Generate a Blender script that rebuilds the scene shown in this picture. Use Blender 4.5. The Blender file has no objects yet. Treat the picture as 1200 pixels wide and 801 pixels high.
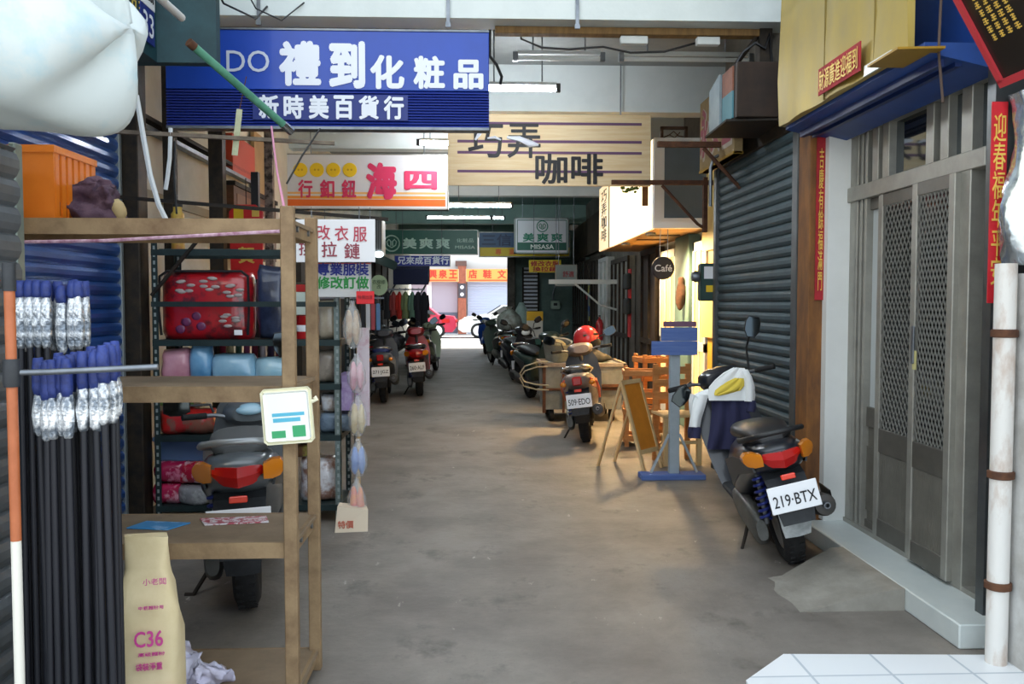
import bpy, bmesh, math, random
from mathutils import Vector, Matrix, noise
random.seed(7)
scn = bpy.context.scene
COL = scn.collection
PI = math.pi
# ------------------------------------------------------------------ camera
FPX, YAW, PITCH, EYE = 1000.0, 0.0370, 0.0455, 1.5
cd = bpy.data.cameras.new('camera'); cam = bpy.data.objects.new('camera', cd); COL.objects.link(cam)
cd.sensor_width = 36.0; cd.lens = FPX / 1200 * 36.0; cd.clip_start = .05; cd.clip_end = 300
cam.location = (0, 0, EYE); cam.rotation_euler = (PI/2 - PITCH, 0, -YAW)
scn.camera = cam
CR = (Matrix.Rotation(-YAW, 3, 'Z') @ Matrix.Rotation(PI/2 - PITCH, 3, 'X'))
# ------------------------------------------------------------------ light
w = bpy.data.worlds.new('sky'); scn.world = w; w.use_nodes = True
bg = w.node_tree.nodes['Background']; bg.inputs[0].default_value = (.80, .90, 1.0, 1); bg.inputs[1].default_value = 1.5
sd = bpy.data.lights.new('sun', 'SUN'); sd.energy = 14.0; sd.angle = .01; sd.color = (1, .95, .86)
sun = bpy.data.objects.new('sun', sd); COL.objects.link(sun)
sun.rotation_euler = Vector((-.5, -.36, -.79)).to_track_quat('-Z', 'Y').to_euler()
vs = scn.view_settings
scn.display_settings.display_device = 'sRGB'
vs.view_transform = 'Standard'; vs.look = 'None'; vs.gamma = 1; vs.use_curve_mapping = False
vs.exposure = 0.75
# ------------------------------------------------------------------ pixel -> world
def ray(px, py): return CR @ Vector(((px-600)/FPX, (400.5-py)/FPX, -1))
def W(px, py, Y):
    d = ray(px, py); t = Y/d.y; return Vector((d.x*t, Y, EYE+d.z*t))
def XW(px, py, X):
    d = ray(px, py); t = X/d.x; return Vector((X, d.y*t, EYE+d.z*t))
def G(px, py, z=0):
    d = ray(px, py); t = (z-EYE)/d.z; return Vector((d.x*t, d.y*t, z))
# ------------------------------------------------------------------ materials
def lin(c):
    if isinstance(c, str):
        c = c.lstrip('#'); c = [int(c[i:i+2], 16)/255 for i in (0, 2, 4)]
    return tuple(x/12.92 if x <= .04045 else ((x+.055)/1.055)**2.4 for x in c[:3]) + (1,)
_mats = {}
def M(name, col='#808080', rough=.6, metal=0., col2=None, scale=6., mix=(.35, .65), bump=0., bscale=40., alpha=1., trans=0., emit=0., ecol=None, coat=0., stretch=(1, 1, 1), detail=6.):
    if name in _mats: return _mats[name]
    m = bpy.data.materials.new(name); m.use_nodes = True; nt = m.node_tree; b = nt.nodes['Principled BSDF']
    b.inputs['Base Color'].default_value = lin(col); b.inputs['Roughness'].default_value = rough; b.inputs['Metallic'].default_value = metal
    b.inputs['Alpha'].default_value = alpha; b.inputs['Transmission Weight'].default_value = trans
    if coat: b.inputs['Coat Weight'].default_value = coat; b.inputs['Coat Roughness'].default_value = .08
    if emit: b.inputs['Emission Color'].default_value = lin(ecol or col); b.inputs['Emission Strength'].default_value = emit
    if col2 or bump:
        tc = nt.nodes.new('ShaderNodeTexCoord'); mp = nt.nodes.new('ShaderNodeMapping'); mp.inputs['Scale'].default_value = stretch
        nt.links.new(tc.outputs['Object'], mp.inputs['Vector'])
    if col2:
        n = nt.nodes.new('ShaderNodeTexNoise'); n.inputs['Scale'].default_value = scale; n.inputs['Detail'].default_value = detail; n.inputs['Roughness'].default_value = .65
        r = nt.nodes.new('ShaderNodeMapRange'); r.inputs[1].default_value = mix[0]; r.inputs[2].default_value = mix[1]
        x = nt.nodes.new('ShaderNodeMix'); x.data_type = 'RGBA'; x.inputs[6].default_value = lin(col); x.inputs[7].default_value = lin(col2)
        nt.links.new(mp.outputs[0], n.inputs['Vector']); nt.links.new(n.outputs[0], r.inputs[0]); nt.links.new(r.outputs[0], x.inputs[0]); nt.links.new(x.outputs[2], b.inputs['Base Color'])
    if bump:
        n2 = nt.nodes.new('ShaderNodeTexNoise'); n2.inputs['Scale'].default_value = bscale; n2.inputs['Detail'].default_value = 4
        bp = nt.nodes.new('ShaderNodeBump'); bp.inputs['Strength'].default_value = bump; bp.inputs['Distance'].default_value = .02
        nt.links.new(mp.outputs[0], n2.inputs['Vector']); nt.links.new(n2.outputs[0], bp.inputs['Height']); nt.links.new(bp.outputs[0], b.inputs['Normal'])
    _mats[name] = m; return m
def plain(name, col, rough=.6, metal=0., **k): return M(name, col, rough, metal, **k)
# ------------------------------------------------------------------ mesh builder
class MB:
    def __init__(s): s.bm = bmesh.new()
    def box(s, c, d, rz=0, rx=0, ry=0, bev=0, seg=1):
        mt = Matrix.Translation(Vector(c)) @ Matrix.Rotation(rz, 4, 'Z') @ Matrix.Rotation(ry, 4, 'Y') @ Matrix.Rotation(rx, 4, 'X') @ Matrix.Diagonal((d[0], d[1], d[2], 1))
        r = bmesh.ops.create_cube(s.bm, size=1, matrix=mt)
        if bev:
            es = {e for v in r['verts'] for e in v.link_edges}
            bmesh.ops.bevel(s.bm, geom=list(es), offset=bev, segments=seg, affect='EDGES', profile=.5)
        return s
    def b2(s, a, b, bev=0):   # box between two corners
        return s.box([(a[i]+b[i])/2 for i in range(3)], [abs(b[i]-a[i]) for i in range(3)], bev=bev)
    def rings(s, rs, cap=True, closed=False):
        vv = [[s.bm.verts.new(p) for p in r] for r in rs]; n = len(vv[0])
        for i in range(len(vv) - (0 if closed else 1)):
            a, b = vv[i], vv[(i+1) % len(vv)]
            for k in range(n): s.bm.faces.new((a[k], a[(k+1) % n], b[(k+1) % n], b[k]))
        if cap and not closed:
            s.bm.faces.new(vv[0][::-1]); s.bm.faces.new(vv[-1])
        return s
    def tube(s, pts, r, seg=8, cap=True):
        pts = [Vector(p) for p in pts]; n = len(pts)
        rr = r if isinstance(r, (list, tuple)) else [r]*n
        t0 = (pts[1]-pts[0]).normalized(); u = t0.orthogonal().normalized(); out = []
        for i, p in enumerate(pts):
            t = ((pts[min(i+1, n-1)]-p).normalized() + (p-pts[max(i-1, 0)]).normalized())
            t = t.normalized() if t.length > 1e-6 else t0
            u = (u - t*u.dot(t)); u = u.normalized() if u.length > 1e-6 else t.orthogonal().normalized(); v = t.cross(u)
            out.append([p + (u*math.cos(2*PI*k/seg) + v*math.sin(2*PI*k/seg))*rr[i] for k in range(seg)])
        return s.rings(out, cap)
    def cyl(s, a, b, r, seg=14, r2=None): return s.tube([a, b], [r, r if r2 is None else r2], seg)
    def ball(s, c, d, seg=14, rg=9, rz=0, rx=0):
        mt = Matrix.Translation(Vector(c)) @ Matrix.Rotation(rz, 4, 'Z') @ Matrix.Rotation(rx, 4, 'X') @ Matrix.Diagonal((d[0], d[1], d[2], 1))
        bmesh.ops.create_uvsphere(s.bm, u_segments=seg, v_segments=rg, radius=1, matrix=mt); return s
    def lathe(s, prof, c=(0, 0, 0), ax='Z', seg=24, cap=True):
        rs = []
        for (r, h) in prof:
            ring = []
            for k in range(seg):
                a = 2*PI*k/seg; x, y = r*math.cos(a), r*math.sin(a)
                p = (x, y, h) if ax == 'Z' else ((h, x, y) if ax == 'X' else (y, h, x))
                ring.append(Vector(c)+Vector(p))
            rs.append(ring)
        return s.rings(rs, cap)
    def torus_wheel(s, c, R, prof, seg=28):  # closed ring profile (r, x) about X axis
        rs = []
        for k in range(seg):
            a = 2*PI*k/seg
            rs.append([Vector(c)+Vector((x, r*math.cos(a), r*math.sin(a))) for (r, x) in prof])
        return s.rings(rs, closed=True)
    def prism(s, poly, f, d):   # poly: 2D points; f maps (u,v,w)->xyz ; extruded w=0..d
        n = len(poly)
        A = [s.bm.verts.new(f(u, v, 0)) for u, v in poly]; B = [s.bm.verts.new(f(u, v, d)) for u, v in poly]
        s.bm.faces.new(A[::-1]); s.bm.faces.new(B)
        for k in range(n): s.bm.faces.new((A[k], A[(k+1) % n], B[(k+1) % n], B[k]))
        return s
    def hull(s, P8):            # 8 points: bottom 4 (ccw), top 4
        v = [s.bm.verts.new(p) for p in P8]
        for f in ((3, 2, 1, 0), (4, 5, 6, 7), (0, 1, 5, 4), (1, 2, 6, 5), (2, 3, 7, 6), (3, 0, 4, 7)): s.bm.faces.new([v[i] for i in f])
        return s
    def sheet(s, rows, th=.006):  # grid of points given thickness along local normal
        nr, nc = len(rows), len(rows[0]); g = [[Vector(p) for p in r] for r in rows]; N = []
        for i in range(nr):
            for j in range(nc):
                a = g[min(i+1, nr-1)][j]-g[max(i-1, 0)][j]; b = g[i][min(j+1, nc-1)]-g[i][max(j-1, 0)][:] if False else g[i][min(j+1, nc-1)]-g[i][max(j-1, 0)]
                n = a.cross(b); N.append(n.normalized() if n.length > 1e-9 else Vector((0, -1, 0)))
        A = [s.bm.verts.new(g[i][j]+N[i*nc+j]*th/2) for i in range(nr) for j in range(nc)]
        B = [s.bm.verts.new(g[i][j]-N[i*nc+j]*th/2) for i in range(nr) for j in range(nc)]
        q = lambda L, i, j: L[i*nc+j]
        for i in range(nr-1):
            for j in range(nc-1):
                s.bm.faces.new((q(A, i, j), q(A, i+1, j), q(A, i+1, j+1), q(A, i, j+1)))
                s.bm.faces.new((q(B, i, j), q(B, i, j+1), q(B, i+1, j+1), q(B, i+1, j)))
        for i in range(nr-1):
            s.bm.faces.new((q(A, i, 0), q(B, i, 0), q(B, i+1, 0), q(A, i+1, 0))); s.bm.faces.new((q(A, i, nc-1), q(A, i+1, nc-1), q(B, i+1, nc-1), q(B, i, nc-1)))
        for j in range(nc-1):
            s.bm.faces.new((q(A, 0, j), q(A, 0, j+1), q(B, 0, j+1), q(B, 0, j))); s.bm.faces.new((q(A, nr-1, j), q(B, nr-1, j), q(B, nr-1, j+1), q(A, nr-1, j+1)))
        return s
    def jitter(s, amp, sc, seed=0):
        for v in s.bm.verts:
            v.co += noise.noise_vector(v.co*sc+Vector((seed*3.1, seed*7.7, seed)))*amp
        return s
    def obj(s, name, mat, parent=None, smooth=None, sub=0, loc=None, recalc=True):
        if recalc: bmesh.ops.recalc_face_normals(s.bm, faces=s.bm.faces[:])
        me = bpy.data.meshes.new(name); s.bm.to_mesh(me); s.bm.free()
        if smooth is not None:
            me.polygons.foreach_set('use_smooth', [True]*len(me.polygons))
            if smooth < 3: me.set_sharp_from_angle(angle=smooth)
        me.materials.append(mat)
        o = bpy.data.objects.new(name, me); COL.objects.link(o)
        if parent: o.parent = parent
        if loc: o.location = loc
        if sub:
            md = o.modifiers.new('sub', 'SUBSURF'); md.levels = sub; md.render_levels = sub
        return o
SM = .7
def thing(name, label, cat, loc=(0, 0, 0), rz=0, group=None, rx=0, ry=0):
    o = bpy.data.objects.new(name, None); COL.objects.link(o); o.empty_display_size = .1
    o.location = loc; o.rotation_euler = (rx, ry, rz); return tag(o, label, cat, group)
def tag(o, label, cat, group=None, kind=None):
    o['label'] = label; o['category'] = cat
    if group: o['group'] = group
    if kind: o['kind'] = kind
    return o
def struct(o, label=None, cat=None):
    o['kind'] = 'structure'
    if label: o['label'] = label
    if cat: o['category'] = cat
    return o
def dup(root, loc, rz=None, label=None, group=None):
    r = root.copy(); COL.objects.link(r); r.location = loc
    if rz is not None: r.rotation_euler = (root.rotation_euler[0], root.rotation_euler[1], rz)
    if label: r['label'] = label
    if group: r['group'] = group
    for ch in list(root.children):
        c = ch.copy(); COL.objects.link(c); c.parent = r
        for g in list(ch.children):
            d = g.copy(); COL.objects.link(d); d.parent = c
    return r
DG = None
def text(name, body, mat, parent, c, w=None, h=None, face='-Y', depth=.004, bold=0., rot=0., gap=1., vertical=False):
    """lettering centred at c (local), fitted in w x h, looking towards face"""
    cu = bpy.data.curves.new('lettering', 'FONT'); cu.body = '\n'.join(body) if vertical else body
    cu.align_x = 'CENTER'; cu.size = 1; cu.extrude = 0; cu.offset = 0; cu.space_character = gap; cu.resolution_u = 3
    if vertical: cu.space_line = .95
    t = bpy.data.objects.new('tmp', cu); COL.objects.link(t)
    dg = bpy.context.evaluated_depsgraph_get(); me = bpy.data.meshes.new_from_object(t.evaluated_get(dg))
    bpy.data.objects.remove(t); bpy.data.curves.remove(cu)
    xs = [v.co.x for v in me.vertices]; ys = [v.co.y for v in me.vertices]
    if not xs: return None
    x0, x1, y0, y1 = min(xs), max(xs), min(ys), max(ys)
    sx = w/(x1-x0) if w else None; sy = h/(y1-y0) if h else None
    sx = sx or sy; sy = sy or sx
    bm = bmesh.new(); bm.from_mesh(me); bpy.data.meshes.remove(me)
    bmesh.ops.remove_doubles(bm, verts=bm.verts[:], dist=1e-5)
    if bold:                       # heavier strokes: the outline repeated around itself
        base = bm.faces[:]; lay = {}
        for k in range(8):
            g = bmesh.ops.duplicate(bm, geom=base); dx, dy = bold*math.cos(k*PI/4), bold*math.sin(k*PI/4)
            for e in g['geom']:
                if isinstance(e, bmesh.types.BMVert): e.co.x += dx; e.co.y += dy; lay[e] = k+1
    zt = {}
    if bold:
        for v in bm.verts: zt[v] = depth - (.00012*lay.get(v, 0))
    else:
        r = bmesh.ops.extrude_face_region(bm, geom=bm.faces[:]); ext = {v for v in r['geom'] if isinstance(v, bmesh.types.BMVert)}
        for v in bm.verts: zt[v] = depth if v in ext else 0
    F = {'-Y': Matrix.Identity(3), '-X': Matrix.Rotation(-PI/2, 3, 'Z'), '+X': Matrix.Rotation(PI/2, 3, 'Z'), '+Y': Matrix.Rotation(PI, 3, 'Z'), 'UP': Matrix.Rotation(-PI/2, 3, 'X')}[face]
    cr, sr = math.cos(rot), math.sin(rot)
    for v in bm.verts:
        x = (v.co.x-(x0+x1)/2)*sx; y = (v.co.y-(y0+y1)/2)*sy; x, y = x*cr-y*sr, x*sr+y*cr
        v.co = F @ Vector((x, -zt[v]+depth*.0, y)) + Vector(c)
    m = MB(); m.bm.free(); m.bm = bm
    return m.obj(name, mat, parent, recalc=not bold)
# shared materials
m_black = M('black_plastic', '#17181a', .45, bump=.05)
m_dark = M('dark_plastic', '#202326', .6, col2='#2c2f33', scale=20)
m_rubber = M('rubber', '#141415', .85, bump=.2, bscale=90)
m_chrome = M('chrome', '#c9ccd0', .22, 1.)
m_steel = M('galvanised_steel', '#8b9096', .42, .85, col2='#6d7278', scale=8)
m_alu = M('aluminium', '#a3a198', .4, .45, col2='#8f8d85', scale=5)
m_white = M('white_plate', '#e9ebee', .4)
m_whitepaint = M('white_paint', '#dfe4e4', .7, col2='#c6cccb', scale=2.5, bump=.05)
m_rust = M('rusted_iron', '#4a3226', .85, .3, col2='#6b4630', scale=14)
m_darkiron = M('dark_iron', '#20201f', .7, .4, col2='#33291f', scale=18)
m_orange_lens = M('amber_lens', '#d8801c', .25, coat=.5)
m_red_lens = M('red_lens', '#b01414', .2, coat=.6)
m_redrefl = M('red_reflector', '#e8402a', .25, coat=.5)
m_ink = M('black_ink', '#15161a', .6)
m_red_ink = M('red_ink', '#c4163a', .6)
m_white_ink = M('white_ink', '#e3e8f2', .5)
m_yellow = M('yellow_paint', '#e8c21c', .5)
m_gold = M('gold_paint', '#e9c35a', .45, .2)
m_glassclear = M('clear_glass', '#dfe8ea', .03, trans=1.)
m_darkglass = M('dark_glass', '#0d1114', .05, coat=.4)
# ================================================================== SETTING
def floor_material():
    m = M('alley_concrete', '#827c74', .62, col2='#67615a', scale=1.6, bump=.18, bscale=24)
    nt = m.node_tree; b = nt.nodes['Principled BSDF']; L = nt.links
    src = b.inputs['Base Color'].links[0].from_socket
    tc = nt.nodes.new('ShaderNodeTexCoord')
    def layer(src, scale, lo, hi, col, stretch, det=5):
        mp = nt.nodes.new('ShaderNodeMapping'); mp.inputs['Scale'].default_value = stretch; L.new(tc.outputs['Object'], mp.inputs[0])
        n = nt.nodes.new('ShaderNodeTexNoise'); n.inputs['Scale'].default_value = scale; n.inputs['Detail'].default_value = det; n.inputs['Roughness'].default_value = .7; L.new(mp.outputs[0], n.inputs[0])
        r = nt.nodes.new('ShaderNodeMapRange'); r.inputs[1].default_value = lo; r.inputs[2].default_value = hi; L.new(n.outputs[0], r.inputs[0])
        x = nt.nodes.new('ShaderNodeMix'); x.data_type = 'RGBA'; L.new(r.outputs[0], x.inputs[0]); L.new(src, x.inputs[6]); x.inputs[7].default_value = lin(col); L.new(x.outputs[2], b.inputs['Base Color']); return x.outputs[2]
    s = layer(src, 2.3, .57, .72, '#514c46', (1, .8, 1))        # oil stains
    s = layer(s, 9, .66, .72, '#b7b1a6', (1, .35, 1))            # pale scuffs
    s = layer(s, 60, .6, .75, '#57534e', (1, 1, 1))             # grit
    return m
def rect(name, x0, x1, y0, y1, z, mat, th=.1):
    return MB().b2((x0, y0, z-th), (x1, y1, z)).obj(name, mat)
struct(rect('floor', -3.2, 3.4, 2.0, 30, 0, floor_material()))
m_ground = M('street_ground', '#8d8b86', .85, col2='#7c7a75', scale=1.5)
struct(rect('ground', -16, 16, -14, 2.0, -.0, m_ground))
struct(rect('street', -22, 22, 30, 41.9, -.01, M('street_asphalt', '#a9a7a2', .85, col2='#9b9994', scale=2)))
# white tiles in front of the doors
def tile_mat():
    m = M('white_tile', '#e6e8e8', .35); nt = m.node_tree; b = nt.nodes['Principled BSDF']
    tc = nt.nodes.new('ShaderNodeTexCoord'); k = nt.nodes.new('ShaderNodeTexBrick'); k.offset = 0
    k.inputs['Scale'].default_value = 1; k.inputs['Brick Width'].default_value = .33; k.inputs['Row Height'].default_value = .33; k.inputs['Mortar Size'].default_value = .006
    k.inputs['Color1'].default_value = lin('#e9ebec'); k.inputs['Color2'].default_value = lin('#e2e6e8'); k.inputs['Mortar'].default_value = lin('#b9c2c9')
    nt.links.new(tc.outputs['Object'], k.inputs['Vector']); nt.links.new(k.outputs[0], b.inputs['Base Color']); return m
bm = MB(); a = G(880, 800); p1 = G(918, 769); p2 = G(1165, 770)
bm.prism([(a.x-.1, 2.2), (a.x-.02, a.y), (p1.x, p1.y), (p2.x, p2.y), (2.6, p2.y), (2.6, 2.2)], lambda u, v, w_: (u, v, w_), .012)
struct(bm.obj('trim_1', tile_mat()))
# door step
m_step = M('step_tile', '#c9cfcc', .32, col2='#bcc4c2', scale=3)
struct(MB().b2((2.07, 3.56, 0), (2.75, 5.35, .11), bev=.006).obj('trim_2', m_step))
# concrete ramp
m_ramp = M('ramp_concrete', '#959187', .8, col2='#7f7b72', scale=5, bump=.15)
bm = MB(); rs = []
for i in range(9):
    t = i/8; y = 4.03+t*.72; x0 = 1.60+.04*math.sin(t*9)*t
    yl = y-.20*t; rs.append([(x0-.05, yl, .0), (x0+.03, yl, .012), (1.83, y-.10*t, .066), (2.0, y, .103), (2.068, y, .108), (2.068, y, .0)])
bm.rings(rs); tag(bm.obj('concrete_ramp', m_ramp, smooth=.5), 'low concrete wedge ramp leading up to the tiled door step', 'ramp')
bm = MB().b2((1.83, 4.80, 0), (2.06, 5.6, .008))
tag(bm.obj('doorstep_plate', M('brown_plate', '#4e443c', .6, .2, col2='#3d352f', scale=10)), 'flat dark brown plate on the ground beside the tiled step', 'plate')
# beams, ceiling, unseen sun-blocking mass above
m_beam = M('beam_paint', '#d4dcdb', .75, col2='#c3cccb', scale=1.2, mix=(.4, .7), bump=.05)
m_ceil = M('ceiling_paint', '#9aa0a0', .85, col2='#868c8b', scale=1.5)
BY = [5.98, 8.82, 11.0, 15.7, 21.2, 25.6]
for i, y in enumerate(BY):
    struct(MB().b2((-2.6, y, 3.46), (3.0, y+.24, 4.2)).obj('trim_%d' % (i+3), m_beam if i < 4 else M('beam_teal', '#8aa8a0', .75, col2='#7c9a92', scale=1.2)))
struct(MB().b2((-2.6, 5.98, 3.93), (3.0, 15.8, 4.1)).obj('ceiling', m_ceil)); struct(MB().b2((-2.6, 15.8, 3.93), (3.0, 30, 4.1)).obj('ceiling', M('ceiling_teal', '#6f8f88', .85, col2='#5f7d76', scale=1.5)))
struct(MB().b2((-2.6, 6.0, 4.1), (3.0, 30, 9.5)).obj('wall_sun_block', M('sun_block_wall', '#b9bdbc', .85)))  # unseen building mass added to keep the sun off the near alley
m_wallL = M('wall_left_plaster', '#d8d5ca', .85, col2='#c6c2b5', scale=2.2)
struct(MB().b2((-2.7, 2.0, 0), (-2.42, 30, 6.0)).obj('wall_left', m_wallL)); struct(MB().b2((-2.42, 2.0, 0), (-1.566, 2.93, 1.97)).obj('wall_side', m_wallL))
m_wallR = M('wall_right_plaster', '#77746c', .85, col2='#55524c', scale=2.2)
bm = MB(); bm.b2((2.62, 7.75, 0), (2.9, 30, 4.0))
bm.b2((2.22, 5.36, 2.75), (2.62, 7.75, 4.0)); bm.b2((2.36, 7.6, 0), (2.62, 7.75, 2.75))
bm.b2((2.42, 2.6, 2.9), (5.0, 5.9, 9.5)); bm.b2((2.2, 5.64, 0), (2.6, 7.7, .03)); bm.b2((2.3, 5.37, 0), (2.62, 7.7, 2.75)); bm.b2((3.4, 2.6, 0), (3.5, 5.5, 3.0)); bm.b2((2.62, 5.36, 0), (3.5, 5.5, 3.0)); bm.b2((2.4, 2.5, 0), (3.5, 2.6, 6.0)); bm.b2((2.42, 2.6, 2.85), (3.5, 5.4, 2.95))  # the tall box out of view is added to block sun from this side
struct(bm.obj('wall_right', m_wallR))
# far end of the alley: narrowing shop fronts that face the camera on the right, dark stall end on the left
m_teal = M('teal_panel', '#5f7a74', .6, col2='#4a625d', scale=3)
struct(MB().b2((.92, 23.0, 0), (2.62, 23.2, 3.46)).obj('wall_back', m_teal))
# ---------------- left front: steel frame and roller shutter
def slat_sheet(y0, y1, z0, z1, x, pitch, amp, sgn):
    """curtain of curved slats on the plane X = x bulging towards sgn"""
    rows = []; z = z0
    while z < z1-1e-4:
        for t, a in ((0, 0), (.12, .55), (.35, 1), (.65, 1), (.88, .55), (.96, 0)):
            zz = z+t*pitch
            if zz <= z1: rows.append([(x+sgn*a*amp, y0, zz), (x+sgn*a*amp, y1, zz)])
        z += pitch
    return MB().sheet(rows, .004)
m_blueshut = M('blue_shutter_enamel', '#1e5096', .34, .25, col2='#173f7c', scale=3, coat=.3)
t = thing('roller_shutter', 'glossy blue roller shutter behind the brown metal shelf', 'roller shutter', (-2.40, 4.9, 0))
slat_sheet(-.72, .80, 0.02, 2.92, .02, .085, .022, 1).obj('shutter_curtain', m_blueshut, t)
MB().b2((0, .80, 0), (.05, .84, 2.92), bev=.004).obj('guide_rail', M('pale_steel_rail', '#9aa3a6', .4, .6), t)
MB().b2((0, -.78, 0), (.07, -.72, 2.92), bev=.004).obj('guide_rail', M('sage_steel', '#8a978f', .5, .4, col2='#75817a'), t)
m_blackpost = M('black_post', '#1b1a18', .6, .3, col2='#3a2f22', scale=12)
tag(MB().b2((-2.40, 5.77, 0), (-2.26, 5.93, 3.4), bev=.006).obj('stall_post', m_blackpost), 'dark rust-specked post at the edge of the blue roller shutter', 'post')
# grey shutter end at the extreme left
t = thing('roller_shutter', 'grey roller shutter edge beside the sage-green steel frame', 'roller shutter', (-1.557, 2.40, 0))
slat_sheet(-.4, .50, .02, 2.03, .015, .09, .02, 1).obj('shutter_curtain', M('grey_shutter', '#6d7378', .55, .4, col2='#5b6165'), t)
MB().b2((0, .50, 0), (.022, .55, 2.03), bev=.004).obj('guide_rail', M('sage_steel'), t)
MB().b2((.0, .2, 1.86), (.024, .5, 1.90), bev=.004).obj('cross_bar', M('sage_steel'), t)
tag(MB().b2((-1.531, 2.62, 1.70), (-1.525, 2.70, 1.84)).obj('notice_card', M('notice_yellow', '#d8b520', .6)), 'small yellow notice card on the grey shutter', 'card')

# ---------------- right shutter and posts
m_tealshut = M('dark_teal_shutter', '#3f545c', .62, .2, col2='#33444a', scale=4)
t = thing('roller_shutter', 'dark teal roller shutter behind the scooter wearing a jacket', 'roller shutter', (2.15, 6.6, 0))
slat_sheet(-.90, .98, .03, 2.7, -.005, .078, .02, -1).obj('shutter_curtain', m_tealshut, t)
MB().b2((-.05, .98, 0), (.06, 1.06, 2.8), bev=.005).obj('guide_rail', M('grey_rail', '#5c6163', .5, .5, col2='#4b4f50'), t)
MB().b2((-.05, -.98, 0), (.06, -.88, 2.75), bev=.005).obj('guide_rail', M('grey_rail'), t)
MB().b2((-.02, -.95, 2.68), (.35, 1.1, 3.0), bev=.01).obj('housing_box', M('black_post'), t)
t = thing('door_post', 'brown peeling wooden post between teal shutter and white column', 'post', (2.17, 5.50, 0))
MB().b2((-.07, -.10, 0), (.05, .10, 2.7), bev=.006).obj('wooden_post', M('peeling_wood', '#5a3a22', .75, col2='#8a5a2a', scale=9, stretch=(1, 1, .3)), t)
MB().b2((.05, -.1, 0), (.09, -.04, 2.7)).obj('edge_strip', M('weathered_strip', '#6f7470', .7, col2='#2e2c2a', scale=9), t)
t = thing('door_couplet', 'narrow faded red couplet strip on the brown wooden post', 'couplet', (2.165, 5.385, 0))
MB().b2((-.03, 0, 1.52), (.03, .006, 2.55)).obj('red_paper', M('couplet_red', '#b3202c', .7, col2='#8d1a22', scale=8), t)
text('lettering', '吉慶有餘福滿門', M('gold_paint'), t, (0, -.001, 2.03), w=.03, h=.9, vertical=True)
struct(MB().b2((2.19, 5.33, .11), (2.41, 5.40, 2.56)).obj('wall_column', M('column_white', '#e3e5e2', .6, col2='#d9dbd8', scale=2)))

# ---------------- aluminium sliding door front
DX = 2.34
t = tag(thing('x', 'aluminium sliding door frame with transom windows above the step', 'door frame', (DX, 0, 0)), 'aluminium door frame with transom windows over the tiled step', 'door frame'); t.name = 'door_1'; t['kind'] = 'structure'
bm = MB()
bm.b2((-.03, 3.86, 2.13), (.07, 5.33, 2.22), bev=.004); bm.b2((-.02, 3.86, .11), (.07, 5.33, .135))
bm.b2((-.024, 3.98, .11), (.068, 4.07, 2.58), bev=.004); bm.b2((-.01, 5.24, .11), (.07, 5.33, 2.58), bev=.004)
bm.b2((-.02, 3.7, 2.53), (.07, 5.33, 2.60))
for y in (4.20, 4.34, 4.82, 4.95): bm.b2((-.015, y, 2.22), (.06, y+.075, 2.54), bev=.003)
for y in (5.10, 5.16, 5.22): bm.b2((-.01, y, .11), (.05, y+.03, 2.54), bev=.003)
bm.obj('door_frame', m_alu, t)
MB().b2((.03, 3.9, 2.22), (.036, 5.3, 2.54)).obj('transom_glass', M('reflective_glass', '#5f666a', .04, .9), t)
m_ribbed = M('ribbed_aluminium', '#77746b', .45, .4, col2='#68655d')
def leaf(lab, y0, y1, x, frosted):
    t = thing('sliding_door', lab, 'door', (DX+x, (y0+y1)/2, .13)); hw = (y1-y0)/2; H = 2.0
    bm = MB(); m_rail = M('rail_aluminium', '#6f6c64', .42, .5, col2='#5f5c55', scale=5)
    for s in (-1, 1): bm.b2((-.018, s*hw-s*(.028 if frosted else .055), 0), (.018, s*hw, H), bev=.004)
    st = .028 if frosted else .055
    zs = [(0, .11), (.50, .64), (H-.07, H)] if not frosted else [(0, .05), (.62, .74), (H-.07, H)]
    bm.obj('door_frame', m_alu, t); bm = MB()
    for a, b in zs: bm.b2((-.016, -hw+st-.005, a), (.016, hw-st+.005, b), bev=.003)
    bm.obj('cross_rail', m_rail, t)
    bm = MB(); n = 20; k0 = -hw+.055; kw = 2*hw-.11
    bm.b2((-.002, -hw+st, .10 if not frosted else .045), (.006, hw-st, .52 if not frosted else .64))
    for i in range(n): bm.cyl((-.004, k0+kw*(i+.5)/n, .11), (-.004, k0+kw*(i+.5)/n, .5), .0075, 6)
    bm.obj('kick_panel', m_ribbed, t)
    z0 = .74 if frosted else .64
    MB().b2((.004, -hw+st-.005, z0), (.009, hw-st+.005, H-.06)).obj('glass_pane', M('frosted_glass', '#b9bfc0', .35) if frosted else M('smoked_glass', '#14181a', .06, coat=.3), t)
    if not frosted:
        bm = MB(); nx, nz = 9, 20; aw = (2*hw-.11)/nx; ah = (H-.06-z0)/nz; r = .0026
        for i in range(nx):
            for j in range(nz):
                cy, cz = -hw+.055+aw*(i+.5), z0+ah*(j+.5)
                for a, b in (((-aw/2, 0), (0, ah/2)), ((0, ah/2), (aw/2, 0)), ((aw/2, 0), (0, -ah/2)), ((0, -ah/2), (-aw/2, 0))):
                    bm.rings([[(-.012+dx, cy+p[0], cz+p[1]+dz) for dx, dz in ((-.003, -r), (.003, -r), (.003, r), (-.003, r))] for p in (a, b)])
        bm.obj('security_grille', M('grille_metal', '#8f8e87', .4, .4), t)
    return t
leaf('fixed aluminium door leaf with frosted glass next to the white column', 4.92, 5.23, .03, True)
L2 = leaf('middle aluminium sliding door leaf with diamond grille and bright top edge', 4.44, 4.93, .0, False)
L3 = leaf('aluminium sliding door leaf with diamond grille nearest the red couplet', 4.06, 4.47, -.036, False)
MB().b2((-.028, .14, 1.05), (-.018, .17, 1.25), bev=.004).obj('pull_handle', m_steel, L3)
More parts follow.
